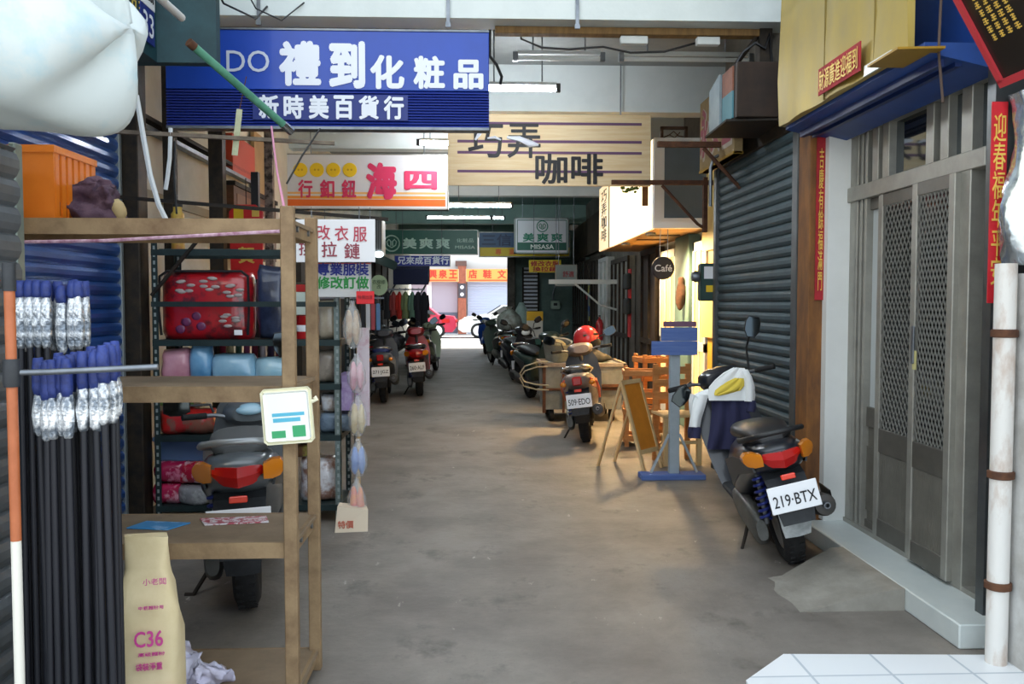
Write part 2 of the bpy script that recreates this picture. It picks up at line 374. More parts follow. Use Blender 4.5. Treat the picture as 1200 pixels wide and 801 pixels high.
MB().b2((-.021, .12, 1.02), (-.0185, .16, 1.12)).obj('sticker', M('pale_sticker', '#b9b27a', .6), L3)
struct(MB().b2((2.235, 3.664, .0), (2.40, 3.725, 2.9)).obj('trim_12', M('jamb_steel', '#6b6f70', .35, .8, col2='#5c6061')))
# couplet, foil, pipe at the near right
t = thing('door_couplet', 'long red couplet with gold characters on the door jamb', 'couplet', (2.25, 3.655, 0))
MB().b2((-.035, 0, 1.50), (.035, .006, 2.37)).obj('red_paper', M('bright_couplet_red', '#d3202c', .6, col2='#b81a26', scale=8), t)
text('lettering', '迎春福年平安', M('gold_paint'), t, (0, -.001, 1.95), w=.055, h=.74, vertical=True)
bm = MB(); rs = []
for i in range(15):
    z = 1.66+i*.052; r = .09+.035*math.sin(i*.45)
    rs.append([(2.345+r*(1+.12*math.sin(5*a+i))*math.cos(a), 3.58+.07*math.sin(a), z) for a in [2*PI*k/18 for k in range(18)]])
bm.rings(rs).jitter(.02, 9)
tag(bm.obj('foil_wrap', M('silver_foil', '#c9d3da', .25, .9, bump=.3, bscale=14), smooth=1.2), 'crumpled silver foil wrapped around the corner beside the red couplet', 'foil wrap')
t = thing('drain_pipe', 'white rust-stained pipe running down beside the steel jamb', 'pipe', (2.135, 3.40, 0))
bm = MB(); bm.cyl((0, 0, 0), (0, 0, 1.66), .042, 16); bm.obj('pipe', M('rusty_white_pipe', '#d6d3cd', .6, col2='#a88a74', scale=7, mix=(.5, .72), stretch=(1, 1, .4)), t, smooth=SM)
for z in (.32, .78, 1.36): MB().lathe([(.043, z), (.052, z+.004), (.052, z+.03), (.043, z+.034)], seg=16).obj('pipe_clamp', m_rust, t, smooth=SM)
struct(MB().b2((2.19, 3.30, 0), (2.42, 3.50, 1.62)).obj('trim_13', M('jamb_plaster', '#c9c9c6', .8, col2='#a9a6a0', scale=6)))
# ---------------- yellow tin canopy, blue soffit
m_ytin = M('yellow_tin', '#b59c42', .5, .3, col2='#a08e58', scale=2.2, stretch=(1, 1, .5))
t = thing('canopy_fascia', 'weathered yellow tin canopy fascia over the aluminium doors', 'canopy', (1.9, 4.6, 0))
rs = []
for i in range(13):
    y = .82-i*.135; b = .012*math.sin(i*1.7)
    rs.append([(b, y, 2.62), (b-.012*math.cos(i), y, 2.9), (b, y, 3.2), (b+.01, y, 3.6), (.02, y, 4.1), (.04, y, 4.1), (.04, y, 2.62)])
MB().rings(rs).obj('tin_sheet', m_ytin, t, smooth=.6)
bm = MB().b2((-.004, -.14, 2.62), (.01, -.136, 4.1)).b2((-.006, .1, 2.62), (.01, .104, 4.1)); bm.b2((-.006, -.5, 2.62), (.01, -.497, 4.1)); bm.obj('sheet_seam', M('seam_shadow', '#7d6d35', .7), t)  # joint shadow put into the darker colour of the seam strips
bm = MB()
bm.hull([(-.10, -.93, 2.594), (.10, -.95, 2.594), (.10, -.64, 2.594), (-.10, -.64, 2.594), (-.10, -.93, 2.604), (.10, -.95, 2.604), (.10, -.64, 2.604), (-.10, -.64, 2.604)])
bm.obj('bent_flap', M('ochre_tin', '#a07c22', .45, .3), t)
MB().b2((-.016, -.70, 2.61), (-.004, -.42, 2.66)).obj('silver_patch', M('silver_tape', '#c4c6bd', .35, .5), t)
t2 = thing('luck_banner', 'small red banner of gold characters on the yellow fascia', 'banner', (1.872, 4.46, 2.645), rx=0)
MB().b2((0, -.26, .0), (.006, .26, .145)).obj('red_paper', M('couplet_red'), t2)
text('lettering', '財源廣進迎福到', m_gold, t2, (-.001, 0, .072), w=.48, h=.11, face='-X', bold=.01)
m_blue = M('soffit_blue', '#1b4590', .5, col2='#163a78', scale=3)
t = thing('canopy_soffit', 'deep blue soffit panel below the yellow fascia', 'soffit', (0, 0, 0)); 
bm = MB().hull([(1.945, 3.72, 2.60), (2.30, 3.72, 2.52), (2.30, 5.42, 2.52), (1.945, 5.42, 2.60), (1.945, 3.72, 2.64), (2.30, 3.72, 2.64), (2.30, 5.42, 2.64), (1.945, 5.42, 2.64)])
bm.obj('soffit_board', m_blue, t)
MB().b2((2.23, 3.72, 2.641), (2.42, 5.4, 4.0)).obj('back_board', m_blue, t)
bm = MB()
for x in (2.02, 2.10): bm.b2((x, 3.75, 2.545), (x+.03, 5.38, 2.60))
bm.obj('soffit_batten', M('navy_paint', '#142a5e', .5), t)
bm = MB(); bm.tube([XW(1103, -5, 2.05), XW(1100, 60, 2.0), XW(1105, 120, 1.98)], .006, 6)
tag(bm.obj('dangling_rope', M('brown_cord', '#4b3c34', .8)), 'brown rope dangling in front of the blue soffit', 'rope')
# black plaque
t = thing('name_plaque', 'black plaque with gold characters and red border tilted over the doors', 'plaque', (0, 0, 0))
A = W(1118, -4, 3.5); B = W(1172, 97, 3.5)
dz = Vector((0, -1, 0)); n = Vector((B.z-A.z, 0, -(B.x-A.x))).normalized()
if n.x > 0: n = -n
mt = Matrix((( (A-B).normalized().x, 0, n.x, B.x), (0, 1, 0, B.y), ((A-B).normalized().z, 0, n.z, B.z), (0, 0, 0, 1)))
ht = (A-B).length*1.35
def q(u, v, w_): return mt @ Vector((u, v, w_))
def pbox(bm, a, b): bm.hull([q(a[0], a[1], a[2]), q(b[0], a[1], a[2]), q(b[0], b[1], a[2]), q(a[0], b[1], a[2]), q(a[0], a[1], b[2]), q(b[0], a[1], b[2]), q(b[0], b[1], b[2]), q(a[0], b[1], b[2])]); return bm
pbox(MB(), (0, -1.2, -.03), (ht, -.02, 0)).obj('plaque_board', M('plaque_black', '#171311', .35, coat=.3), t)
bm = MB(); pbox(bm, (0, -.03, -.035), (ht, 0, .012)); pbox(bm, (-.02, -1.2, -.035), (.012, 0, .012)); bm.obj('plaque_border', M('plaque_red', '#b8343c', .5), t)
bm = MB(); random.seed(3)
for c in range(4):
    for r_ in range(9):
        u = ht*.92-r_*.036-.02; v = -.10-c*.05
        for k in range(3):
            pbox(bm, (u-.026+k*.010, v-.018+random.uniform(0, .008), 0), (u-.021+k*.010, v+.014-random.uniform(0, .008), .003))
        pbox(bm, (u-.028, v-.004, 0), (u, v, .003))
bm.obj('lettering', m_gold, t)
bm = MB(); random.seed(5)
for k in range(5):
    u0 = ht*.55+k*.05; bm.tube([q(u0, -.40-.02*k, .004), q(u0+.05, -.43, .016), q(u0-.02, -.50, .004)], [.014, .024, .012], 8)
bm.obj('carved_emblem', M('gold_leaf', '#d0a93c', .3, .7), t, smooth=1)
# ================================================================== SCOOTER BUILDER
def sring(y, zc, hw, hh, n=2.6, k=16, dz=0):
    out = []
    for i in range(k):
        a = 2*PI*i/k; c, s_ = math.cos(a), math.sin(a)
        out.append((hw*math.copysign(abs(c)**(2/n), c), y, zc+hh*math.copysign(abs(s_)**(2/n), s_)+dz))
    return out
def tyre(bm, c, R, w_):
    r = w_/2; prof = []
    for i in range(14):
        a = 2*PI*i/14; prof.append((R-r*.95+r*.95*math.cos(a), r*math.sin(a)))
    bm.torus_wheel(c, R, prof, 30)
    for k in range(30):            # tread blocks
        a = 2*PI*(k+.5)/30
        for sx in (-.45, .45):
            p = Vector(c)+Vector((sx*r, (R-.004)*math.cos(a), (R-.004)*math.sin(a)))
            bm.box(p, (r*.5, .016, .008), rx=a+PI/2)
    return bm
def scooter(label, loc, rz, body, accent=None, seat=None, plate='ABC-123', lean=0., steer=0., group=None, mirrors=((-.30, 1.16), (.30, 1.16)), hugger=None,
            shock='#2b3a8c', rail='chrome', windshield=False, lamp='wide', plate_txt2=None, basket=False, dash=False, left_mirror_flat=False, swoosh=None, hz=.985, shield=None):
    seat = seat or m_black; accent = accent or body; hugger = hugger or m_dark
    t = thing('scooter', label, 'scooter', loc, rz, group, ry=lean)
    R = .235
    # wheels
    rw = tyre(MB(), (0, 0, R), R, .118).obj('rear_wheel', m_rubber, t, smooth=.6)
    MB().lathe([(.03, -.055), (.15, -.04), (.16, -.045), (.16, .045), (.15, .04), (.03, .055)], (0, 0, R), 'X', 24).obj('rim', m_steel, rw, smooth=.6)
    fw = tyre(MB(), (0, 1.27, R), R, .10).obj('front_wheel', m_rubber, t, smooth=.6)
    MB().lathe([(.03, -.05), (.15, -.035), (.16, -.04), (.16, .04), (.15, .035), (.03, .05)], (0, 1.27, R), 'X', 24).obj('rim', m_steel, fw, smooth=.6)
    # tail body
    rs = [sring(*a) for a in ((-.40, .70, .05, .035), (-.37, .70, .115, .062), (-.28, .69, .155, .088), (-.12, .66, .178, .115), (.08, .60, .188, .15), (.28, .52, .185, .21), (.42, .48, .17, .23), (.47, .47, .14, .20))]
    tb = MB().rings(rs).obj('tail_body', body, t, smooth=.9)
    for s in (-1, 1):
        MB().rings([[(s*x, y, z) for (y, z, x) in r_] for r_ in (((-.30, .63, .135), (-.30, .70, .155), (-.30, .70, .165), (-.30, .63, .145)), ((.0, .57, .175), (.0, .68, .186), (.0, .68, .196), (.0, .57, .186)), ((.36, .42, .17), (.36, .60, .182), (.36, .60, .192), (.36, .42, .180)))]).obj('side_panel', accent, t, smooth=.5)
    if swoosh:
        for s in (-1, 1): MB().tube([(s*.135, -.33, .71), (s*.185, -.1, .66), (s*.196, .12, .55), (s*.19, .3, .44)], [.012, .02, .022, .012], 6).obj('side_stripe', swoosh, t, smooth=1)
    # seat
    rs = [sring(*a) for a in ((-.26, .785, .07, .02), (-.22, .79, .115, .04), (-.05, .80, .14, .05), (.12, .79, .145, .05), (.30, .765, .13, .05), (.46, .745, .10, .045), (.52, .735, .06, .025))]
    MB().rings(rs).obj('seat', seat, t, smooth=.9)
    # grab rail
    mr = m_chrome if rail == 'chrome' else (m_black if rail == 'black' else M('silver_paint', '#a8adb0', .35, .6))
    bm = MB(); bm.tube([(-.13, .02, .76), (-.165, -.2, .80), (-.14, -.38, .835), (-.07, -.44, .85), (.07, -.44, .85), (.14, -.38, .835), (.165, -.2, .80), (.13, .02, .76)], .015, 8); bm.obj('grab_rail', mr, t, smooth=1)
    # floor board, leg shield, apron
    MB().b2((-.17, .40, .265), (.17, .98, .315), bev=.012).obj('floor_board', m_dark, t)
    rs = []
    for y, z, hw, th in ((.93, .28, .17, .05), (.98, .45, .20, .05), (1.04, .65, .22, .05), (1.08, .82, .19, .05), (1.10, .93, .13, .05)):
        rs.append([(-hw, y, z), (-hw*.6, y+th*.9, z), (0, y+th*1.6, z), (hw*.6, y+th*.9, z), (hw, y, z), (hw*.6, y-.01, z), (0, y-.015, z), (-hw*.6, y-.01, z)])
    MB().rings(rs).obj('leg_shield', shield or body, t, smooth=.9)
    # front fender and fork
    bm = MB(); rs = []
    for i in range(12):
        a = math.radians(20+i*13); rr = R+.035
        rs.append([(x, 1.27+(rr+dz)*math.cos(a), R+(rr+dz)*math.sin(a)) for x, dz in ((-.085, -.03), (-.06, .01), (0, .022), (.06, .01), (.085, -.03), (.06, -.002), (0, .01), (-.06, -.002))])
    bm.rings(rs).obj('front_fender', body, t, smooth=.9)
    bm = MB()
    for s in (-1, 1): bm.cyl((s*.068, 1.27, R), (s*.06, 1.13, .68), .019, 10)
    bm.cyl((0, 1.13, .66), (0, 1.04, .98), .026, 10); bm.obj('front_fork', m_steel, t, smooth=.8)
    # handlebar group
    hy = 1.03
    cs, sn = math.cos(steer), math.sin(steer)
    def H(x, y, z): return (x*cs-y*sn, hy+x*sn+y*cs, z)
    bm = MB(); bm.tube([H(-.34, -.13, hz+.035), H(-.20, -.06, hz+.03), H(-.08, 0, hz), H(.08, 0, hz), H(.20, -.06, hz+.03), H(.34, -.13, hz+.035)], .012, 8); hb = bm.obj('handlebar', m_steel, t, smooth=1)
    for s in (-1, 1):
        MB().cyl(H(s*.24, -.08, hz+.031), H(s*.36, -.14, hz+.036), .018, 12).obj('grip', m_rubber, hb, smooth=.8)
        MB().tube([H(s*.20, -.03, hz+.02), H(s*.27, -.04, hz+.015), H(s*.34, -.09, hz+.02)], .006, 6).obj('brake_lever', m_steel, hb, smooth=1)
    rs = [[H(x, y, z) for x, y, z in sring(*a)] for a in ((-.09, hz+.03, .10, .045), (-.03, hz+.035, .155, .07), (.06, hz+.015, .15, .085), (.14, hz-.01, .10, .075), (.18, hz-.02, .05, .04))]
    cw = MB().rings(rs).obj('headlight_cowl', body, t, smooth=.9)
    MB().ball(H(0, .165, hz-.012), (.085, .03, .055), rz=steer).obj('headlight', m_glassclear if False else M('lamp_lens', '#c9d2d6', .12, coat=.5), t, smooth=2)
    if dash: MB().ball(H(0, -.075, hz+.055), (.085, .045, .028), rz=steer, rx=.6).obj('instrument_glass', M('dash_glass', '#8fb3c4', .08, coat=.5), t, smooth=2)
    # mirrors: (x, z) of the heads
    for k, (mx, mz) in enumerate(mirrors):
        s = -1 if mx < 0 else 1
        p0 = H(s*.20, -.05, hz+.045); p2 = H(mx, -.10, mz); p1 = H(s*.22, -.04, (p0[2]+p2[2])/2+.02)
        mi = MB().tube([p0, p1, p2], .0075, 8).obj('mirror_stalk', m_black, t, smooth=1)
        d = (Vector(p2)-Vector(p1)).normalized(); bm = MB(); up = Vector((0, 0, 1)); e = Vector(p2)+d*.03
        ang = math.atan2(d.x, d.z) if not (left_mirror_flat and s < 0) else PI/2
        mt = Matrix.Translation(e) @ Matrix.Rotation(ang, 4, 'Y')
        rs = []
        for yy, sc in ((-.022, .94), (-.016, 1.), (.01, .93), (.028, .6)):
            rs.append([mt @ Vector((.052*sc*px_, yy, .072*sc*pz_)) for px_, pz_ in ((-.55, -1), (.55, -1), (1, -.35), (1, .5), (.7, 1), (-.7, 1), (-1, .5), (-1, -.35))])
        hd = bm.rings(rs).obj('mirror_head', m_black, mi, smooth=.6)
        bm = MB(); bm.rings([[mt @ Vector((.047*px_, yy, .066*pz_)) for px_, pz_ in ((-.55, -1), (.55, -1), (1, -.35), (1, .5), (.7, 1), (-.7, 1), (-1, .5), (-1, -.35))] for yy in (-.0245, -.0235)])
        bm.obj('mirror_glass', M('mirror_glass', '#3d454a', .05, 1.), mi)
    # lights
    if lamp == 'wide':
        bm = MB(); rs = []
        for x, dz, hh in ((-.105, .012, .03), (-.06, 0, .05), (0, -.004, .055), (.06, 0, .05), (.105, .012, .03)):
            yb = -.425+abs(x)*.55; rs.append([(x, yb, .70+dz+hh*.75), (x, yb-.016, .70+dz), (x, yb+.0, .70+dz-hh*.85), (x, yb+.07, .70+dz-hh*.85), (x, yb+.07, .70+dz+hh*.75)])
        MB().rings(rs).obj('tail_light', m_red_lens, t, smooth=.5)
        for s in (-1, 1):
            bm = MB(); rs = []
            for x, hh in ((.10, .032), (.135, .042), (.165, .036), (.18, .015)):
                yb = -.415+(x-.10)*1.35; rs.append([(s*x*1.06, yb, .712+hh), (s*x*1.06, yb-.012, .712), (s*x*1.06, yb, .712-hh), (s*x*1.06, yb+.06, .712-hh), (s*x*1.06, yb+.06, .712+hh)])
            bm.rings(rs).obj('turn_signal', m_orange_lens, t, smooth=.5)
    else:
        MB().box((0, -.415, .70), (.10, .04, .09), bev=.012).obj('tail_light', m_red_lens, t)
        for s in (-1, 1): MB().ball((s*.15, -.33, .67), (.035, .03, .028)).obj('turn_signal', m_orange_lens, t, smooth=2)
    # rear fender, plate
    bm = MB(); rs = []
    for y, z, hw in ((-.24, .62, .11), (-.33, .585, .11), (-.40, .52, .105), (-.435, .44, .10), (-.44, .35, .085)):
        rs.append([(-hw, y, z), (hw, y, z), (hw*.95, y+.03, z-.008), (-hw*.95, y+.03, z-.008)])
    MB().rings(rs).obj('rear_fender', m_dark, t)
    rf = MB().box((0, -.432, .605), (.075, .02, .028), bev=.004).obj('rear_reflector', m_redrefl, t)
    pl = MB().box((0, -.462, .50), (.262, .006, .142), rx=-.10, bev=.0025).obj('license_plate', m_white, t)
    text('lettering', plate, m_ink, pl, (0, -.4665, .492), w=.225, h=.062, bold=.006)
    if plate_txt2: text('lettering', plate_txt2, m_ink, pl, (-.02, -.459, .551), w=.10, h=.026, bold=.01); MB().box((.105, -.4605, .551), (.045, .003, .03)).obj('plate_sticker', M('plate_blue', '#2f7fc0', .5), pl)
    # hugger mudguard plate
    bm = MB(); rs = []
    for y, z, hw in ((-.345, .47, .082), (-.352, .40, .083), (-.345, .31, .08), (-.325, .25, .07)):
        rs.append([(-hw, y, z), (0, y-.018, z), (hw, y, z), (hw, y+.006, z), (0, y-.012, z), (-hw, y+.006, z)])
    bm.rings(rs).obj('mudguard', hugger, t, smooth=.8)
    # engine cover (left), muffler (right), shock, stand
    rs = [sring(*a) for a in ((-.10, .25, .03, .06), (-.04, .25, .045, .10), (.15, .28, .05, .105), (.35, .30, .05, .10), (.48, .31, .04, .07))]
    rs = [[(x-.145, y, z) for x, y, z in r_] for r_ in rs]
    MB().rings(rs).obj('engine_cover', M('engine_grey', '#6a6b69', .45, .6, col2='#565754', scale=10), t, smooth=.9)
    MB().box((.0, .34, .30), (.20, .26, .20), bev=.02).obj('engine_block', m_darkiron, t)
    bm = MB(); bm.lathe([(.02, -.30), (.055, -.295), (.062, -.27), (.066, -.05), (.064, .16), (.04, .24), (.02, .27)], (0, 0, 0), 'Y', 18)
    for v in bm.bm.verts: v.co = Matrix.Rotation(-.17, 3, 'X') @ v.co + Vector((.175, -.05, .335))
    mf = bm.obj('muffler', M('muffler_grey', '#3b3c3c', .5, .5, col2='#4c4742', scale=12), t, smooth=.7)
    bm = MB(); bm.lathe([(.018, 0), (.018, -.04), (.012, -.04), (.012, 0)], (0, 0, 0), 'Y', 12)
    for v in bm.bm.verts: v.co = v.co + Vector((.175, -.34, .39))
    bm.obj('tail_pipe', m_steel, mf, smooth=.7)
    MB().box((.245, -.12, .375), (.008, .20, .10), bev=.004).obj('heat_shield', m_black, mf)
    sp = [(-.115+.026*math.cos(a), -.20+.10*a/45+.026*math.sin(a)*.3+.0, .36+.22*a/45+.012*math.sin(a)) for a in [i*.5 for i in range(91)]]
    bm = MB(); bm.tube([( -.115+.028*math.cos(a), -.14-.06*a/44+.028*math.sin(a), .32+.27*a/44) for a in [i*.7 for i in range(63)]], .009, 6); sh = bm.obj('shock_spring', M('shock_'+shock.strip('#'), shock, .4, .3), t, smooth=1)
    MB().cyl((-.115, -.14, .30), (-.115, -.20, .62), .014, 10).obj('shock_rod', m_steel, sh, smooth=.8)
    bm = MB(); bm.tube([(-.10, .42, .24), (-.19, .30, .12), (-.27, .22, .012), (-.31, .23, .012)], .011, 8); bm.obj('side_stand', m_darkiron, t, smooth=1)
    if windshield:
        rs = [[H(x, y, z) for x, y, z in ((-.20*k_, .13-dy, z0), (0, .17-dy, z0), (.20*k_, .13-dy, z0), (.20*k_, .126-dy, z0), (0, .166-dy, z0), (-.20*k_, .126-dy, z0))] for k_, dy, z0 in ((.8, 0, hz+.05), (1, .06, hz+.22), (.75, .12, hz+.36))]
        MB().rings(rs).obj('windshield', M('clear_plastic', '#e6eef0', .1, alpha=.35), t, smooth=.8)
    return t
BODY = lambda n, c, c2=None: M('paint_'+n, c, .28, .1, col2=c2, coat=.5)
bk = BODY('black', '#1b1f27')
# the scooter in front of the teal shutter
s1 = scooter('black scooter with a jacket on its handlebars in front of the teal shutter', (1.815, 4.83, .0), -.10, bk, M('side_grey', '#24282e', .4), plate='219·BTX', lean=-.25,
        steer=-.1, mirrors=((-.27, .98), (.27, 1.29)), hugger=M('scuffed_metal', '#d3d8da', .4, .25, col2='#9aa0a2', scale=9), shock='#24317c', rail='black', group='scooters parked along the shutters')
# jacket on the handlebars
def drape(bm, rows, Y, amp, fr, th=.012, lay=0.):
    g = []
    for i, (xl, xr, y) in enumerate(rows):
        g.append([W(xl+(xr-xl)*j/14, y, Y+lay+amp*math.sin(fr*j/14*PI*2+i*.45)+amp*.5*math.sin(i*.8+j*.3)) for j in range(15)])
    return bm.sheet(g, th)
jk = thing('draped_jacket', 'white and navy jacket with yellow band hung over the scooter handlebars', 'jacket', (0, 0, 0))
JY = 5.70
drape(MB(), [(860, 872, 431), (848, 874, 437), (838, 875, 445), (831, 876, 453), (829, 876, 462), (831, 876, 469)], JY-.045, .004, 2.2).obj('white_yoke', M('jacket_white', '#e4e7e6', .9, bump=.1), jk, smooth=1.5)
drape(MB(), [(862, 871, 443), (853, 872, 447), (844, 872, 452), (838, 868, 457), (837, 852, 461), (838, 842, 463)], JY-.045, .004, 2.2, th=.008, lay=-.014).obj('yellow_band', M('jacket_yellow', '#d9c04a', .9), jk, smooth=1.5)
drape(MB(), [(832, 874, 461), (833, 874, 468), (834, 876, 476), (834, 879, 486), (833, 882, 498), (832, 884, 508), (830, 884, 518), (829, 880, 526)], JY-.01, .022, 2.6, lay=.0).obj('navy_body', M('jacket_navy', '#2a2b4a', .92, bump=.1), jk, smooth=1.5)
drape(MB(), [(811, 828, 462), (809, 826, 470), (809, 823, 480), (809, 820, 490), (809, 819, 500)], JY-.03, .014, 1., th=.03).obj('sleeve', M('jacket_white'), jk, smooth=1.5)
drape(MB(), [(809, 819.5, 500), (808, 819, 506), (808, 818.5, 513)], JY-.03, .014, 1., th=.032).obj('cuff', M('jacket_navy'), jk, smooth=1.5)
drape(MB(), [(866, 874, 433), (870, 879, 442), (872, 882, 452), (873, 883, 462), (874, 883, 470)], JY-.04, .012, 1., th=.03).obj('sleeve', M('jacket_white'), jk, smooth=1.5)
drape(MB(), [(874, 883.5, 469), (874, 884, 476), (875, 882, 482)], JY-.04, .012, 1., th=.032).obj('cuff', M('jacket_navy'), jk, smooth=1.5)
bm = MB(); bm.tube([W(816, 466, JY-.02), W(824, 463, JY-.02), W(833, 459, JY-.02), W(840, 453, JY-.02)], [.03, .032, .026, .015], 10); bm.jitter(.008, 20).obj('collar_roll', M('jacket_white'), jk, smooth=1.5)
# grey scooter behind the metal shelf
gy = BODY('grey', '#5f666a', '#565c60')
s2 = scooter('grey scooter with amber turn signals behind the brown metal shelf', (-1.15, 4.22, 0), .22, gy, M('side_black', '#22262a', .4), M('seat_grey', '#4c4f50', .7), '臺灣省', plate_txt2=None, dash=True, rail='silver', hz=.765, shield=M('shield_dark', '#3a3e41', .55),
        mirrors=((-.36, .86), (.20, 1.16)), lean=-.03, group='scooters parked along the goods racks')
s2.scale = (1.05,)*3
# red and silver one
rd = BODY('red', '#b52a20')
s3 = scooter('red and silver scooter in front of the grey metal cart', (1.15, 9.15, 0), -.16, M('tail_silver', '#8f8884', .35, .35, col2='#7c7472', scale=6), rd, m_black, '509·EDO', lean=-.13, lamp='small', steer=.2, hz=.93, shield=M('side_grey'), swoosh=M('orange_stripe', '#e2603a', .4), mirrors=((-.34, 1.1), (.34, 1.12)), hugger=m_black, group='scooters parked along the shutters')
s4 = scooter('slate grey scooter with navy seat first in the row beyond the goods rack', (-1.46, 12.95, 0), .06, BODY('slate', '#464c55'), M('silver_paint'), M('seat_navy', '#1e2c66', .6), '271·JGZ', lean=-.05, lamp='small', group='scooters parked along the goods racks')
s5 = scooter('red scooter parked beyond the slate grey one with navy seat', (-.98, 13.85, 0), .06, BODY('crimson', '#8e1620'), bk, m_black, '260·ALF', lean=-.08, group='scooters parked along the goods racks')
s6 = scooter('pale green scooter with black tail beyond the red one', (-1.12, 17.8, 0), -.1, BODY('celadon', '#8f9c86'), bk, m_black, '385·KGN', lean=-.1, group='scooters parked along the goods racks')
s7 = scooter('black and chrome scooter furthest along the clothing stall', (-1.45, 20.3, 0), .2, bk, M('silver_paint'), m_black, '628·HBD', windshield=True, group='scooters parked along the goods racks')
s8 = scooter('dark green motor scooter close behind the wire hoops', (.80, 13.5, 0), PI+.28, BODY('darkgreen', '#1f3230'), bk, m_black, '716·DTE', lean=.08, windshield=False, group='scooters parked along the shutters')
s9 = scooter('black scooter between the green motor scooter and plastic bag', (.66, 16.6, 0), PI+.2, bk, M('side_grey'), m_black, '330·CRA', lean=.08, group='scooters parked along the shutters')
s10 = scooter('olive green scooter carrying the knotted plastic bag', (.60, 20.4, 0), .25, BODY('olive', '#4a5a50'), bk, m_black, '592·FKM', lean=-.08, group='scooters parked along the shutters')
s11 = scooter('bright blue scooter at the sunny end of the alley', (.28, 26.3, 0), PI-.1, BODY('brightblue', '#1b56c8'), None, m_black, '147·GLS', lean=.05, group='scooters parked along the shutters')
s12 = scooter('dark scooter standing against the clothing stall', (-1.85, 15.8, 0), .05, bk, BODY('plum', '#6a3a55'), m_black, '804·MTX', lean=-.1, group='scooters parked along the goods racks')
# ================================================================== SIGNS AND LAMPS
def hang_strap(lab, x, z0, z1, y):
    tag(MB().b2((x-.012, y-.006, z0), (x+.012, y+.002, z1)).b2((x-.018, y-.012, z0-.01), (x+.018, y+.006, z0+.02)).obj('hanger_strap', m_steel), lab, 'strap', 'metal straps holding the blue sign')
# big blue sign
y = 5.90; a = W(195, 150, y); b = W(573, 38, y); z0, z1 = a.z, b.z; x0, x1 = a.x, b.x; zm = z0+(z1-z0)*.40
t = thing('shop_sign', 'large royal blue shop sign with white characters under the front beam', 'sign', ((x0+x1)/2, y, z0)); cx = (x0+x1)/2
m_bl = M('sign_blue', '#1a46b0', .4, col2='#173f9e', scale=1.5, coat=.2); m_bl2 = M('sign_navy', '#1a2f86', .5)
MB().b2((x0-cx, .0, zm-z0), (x1-cx, .10, z1-z0), bev=.004).obj('upper_panel', m_bl, t)
bm = MB(); n = 13; h = (zm-z0-.02)/n
for i in range(n): bm.hull([(x0-cx, -.0, .02+i*h), (x1-cx, .0, .02+i*h), (x1-cx, .09, .02+i*h), (x0-cx, .09, .02+i*h), (x0-cx, .012, .02+(i+.8)*h), (x1-cx, .012, .02+(i+.8)*h), (x1-cx, .09, .02+(i+1)*h), (x0-cx, .09, .02+(i+1)*h)])
bm.obj('ribbed_panel', m_bl2, t)
def LX(px): return W(px, 100, y).x-cx
def LZ(py): return W(400, py, y).z-z0
MB().b2((LX(296), -.006, LZ(141)), (LX(478), .05, LZ(111))).obj('name_strip', M('sign_strip', '#152a78', .5), t)
bm = MB().b2((x0-cx, -.006, 0), (x1-cx, .1, .018)).b2((x0-cx-.01, -.006, z1-z0), (x1-cx, .1, z1-z0+.012)); bm.obj('sign_frame', m_steel, t)
def tx(body, px, py, pw, ph, mat=m_white_ink, bold=.02, dy=-.002): text('lettering', body, mat, t, (LX(px), dy, LZ(py)), w=LX(px+pw/2)-LX(px-pw/2), h=LZ(py-ph/2)-LZ(py+ph/2), bold=bold)
tx('DO', 291, 73, 50, 25, M('sign_grey_ink', '#c4cbd8', .5), .0)
tx('禮', 352, 75, 45, 48, bold=.045); tx('到', 407, 76, 38, 50, bold=.05); tx('化', 454, 84, 37, 37, bold=.04); tx('粧', 503, 84, 34, 36, bold=.04); tx('品', 549, 86, 32, 32, bold=.04)
for i, ch in enumerate('新時美百貨行'): tx(ch, 315+i*29.3, 126, 22, 26, bold=.035, dy=-.008)
for px, lab in ((302, 'metal strap holding the blue sign above its first letters'), (525, 'metal strap holding the blue sign near its lit end'), (677, 'bare metal strap on the front beam away from the blue sign'), ):
    x = W(px, 20, 5.94).x; hang_strap(lab, x, 3.40, 3.62, 5.965)
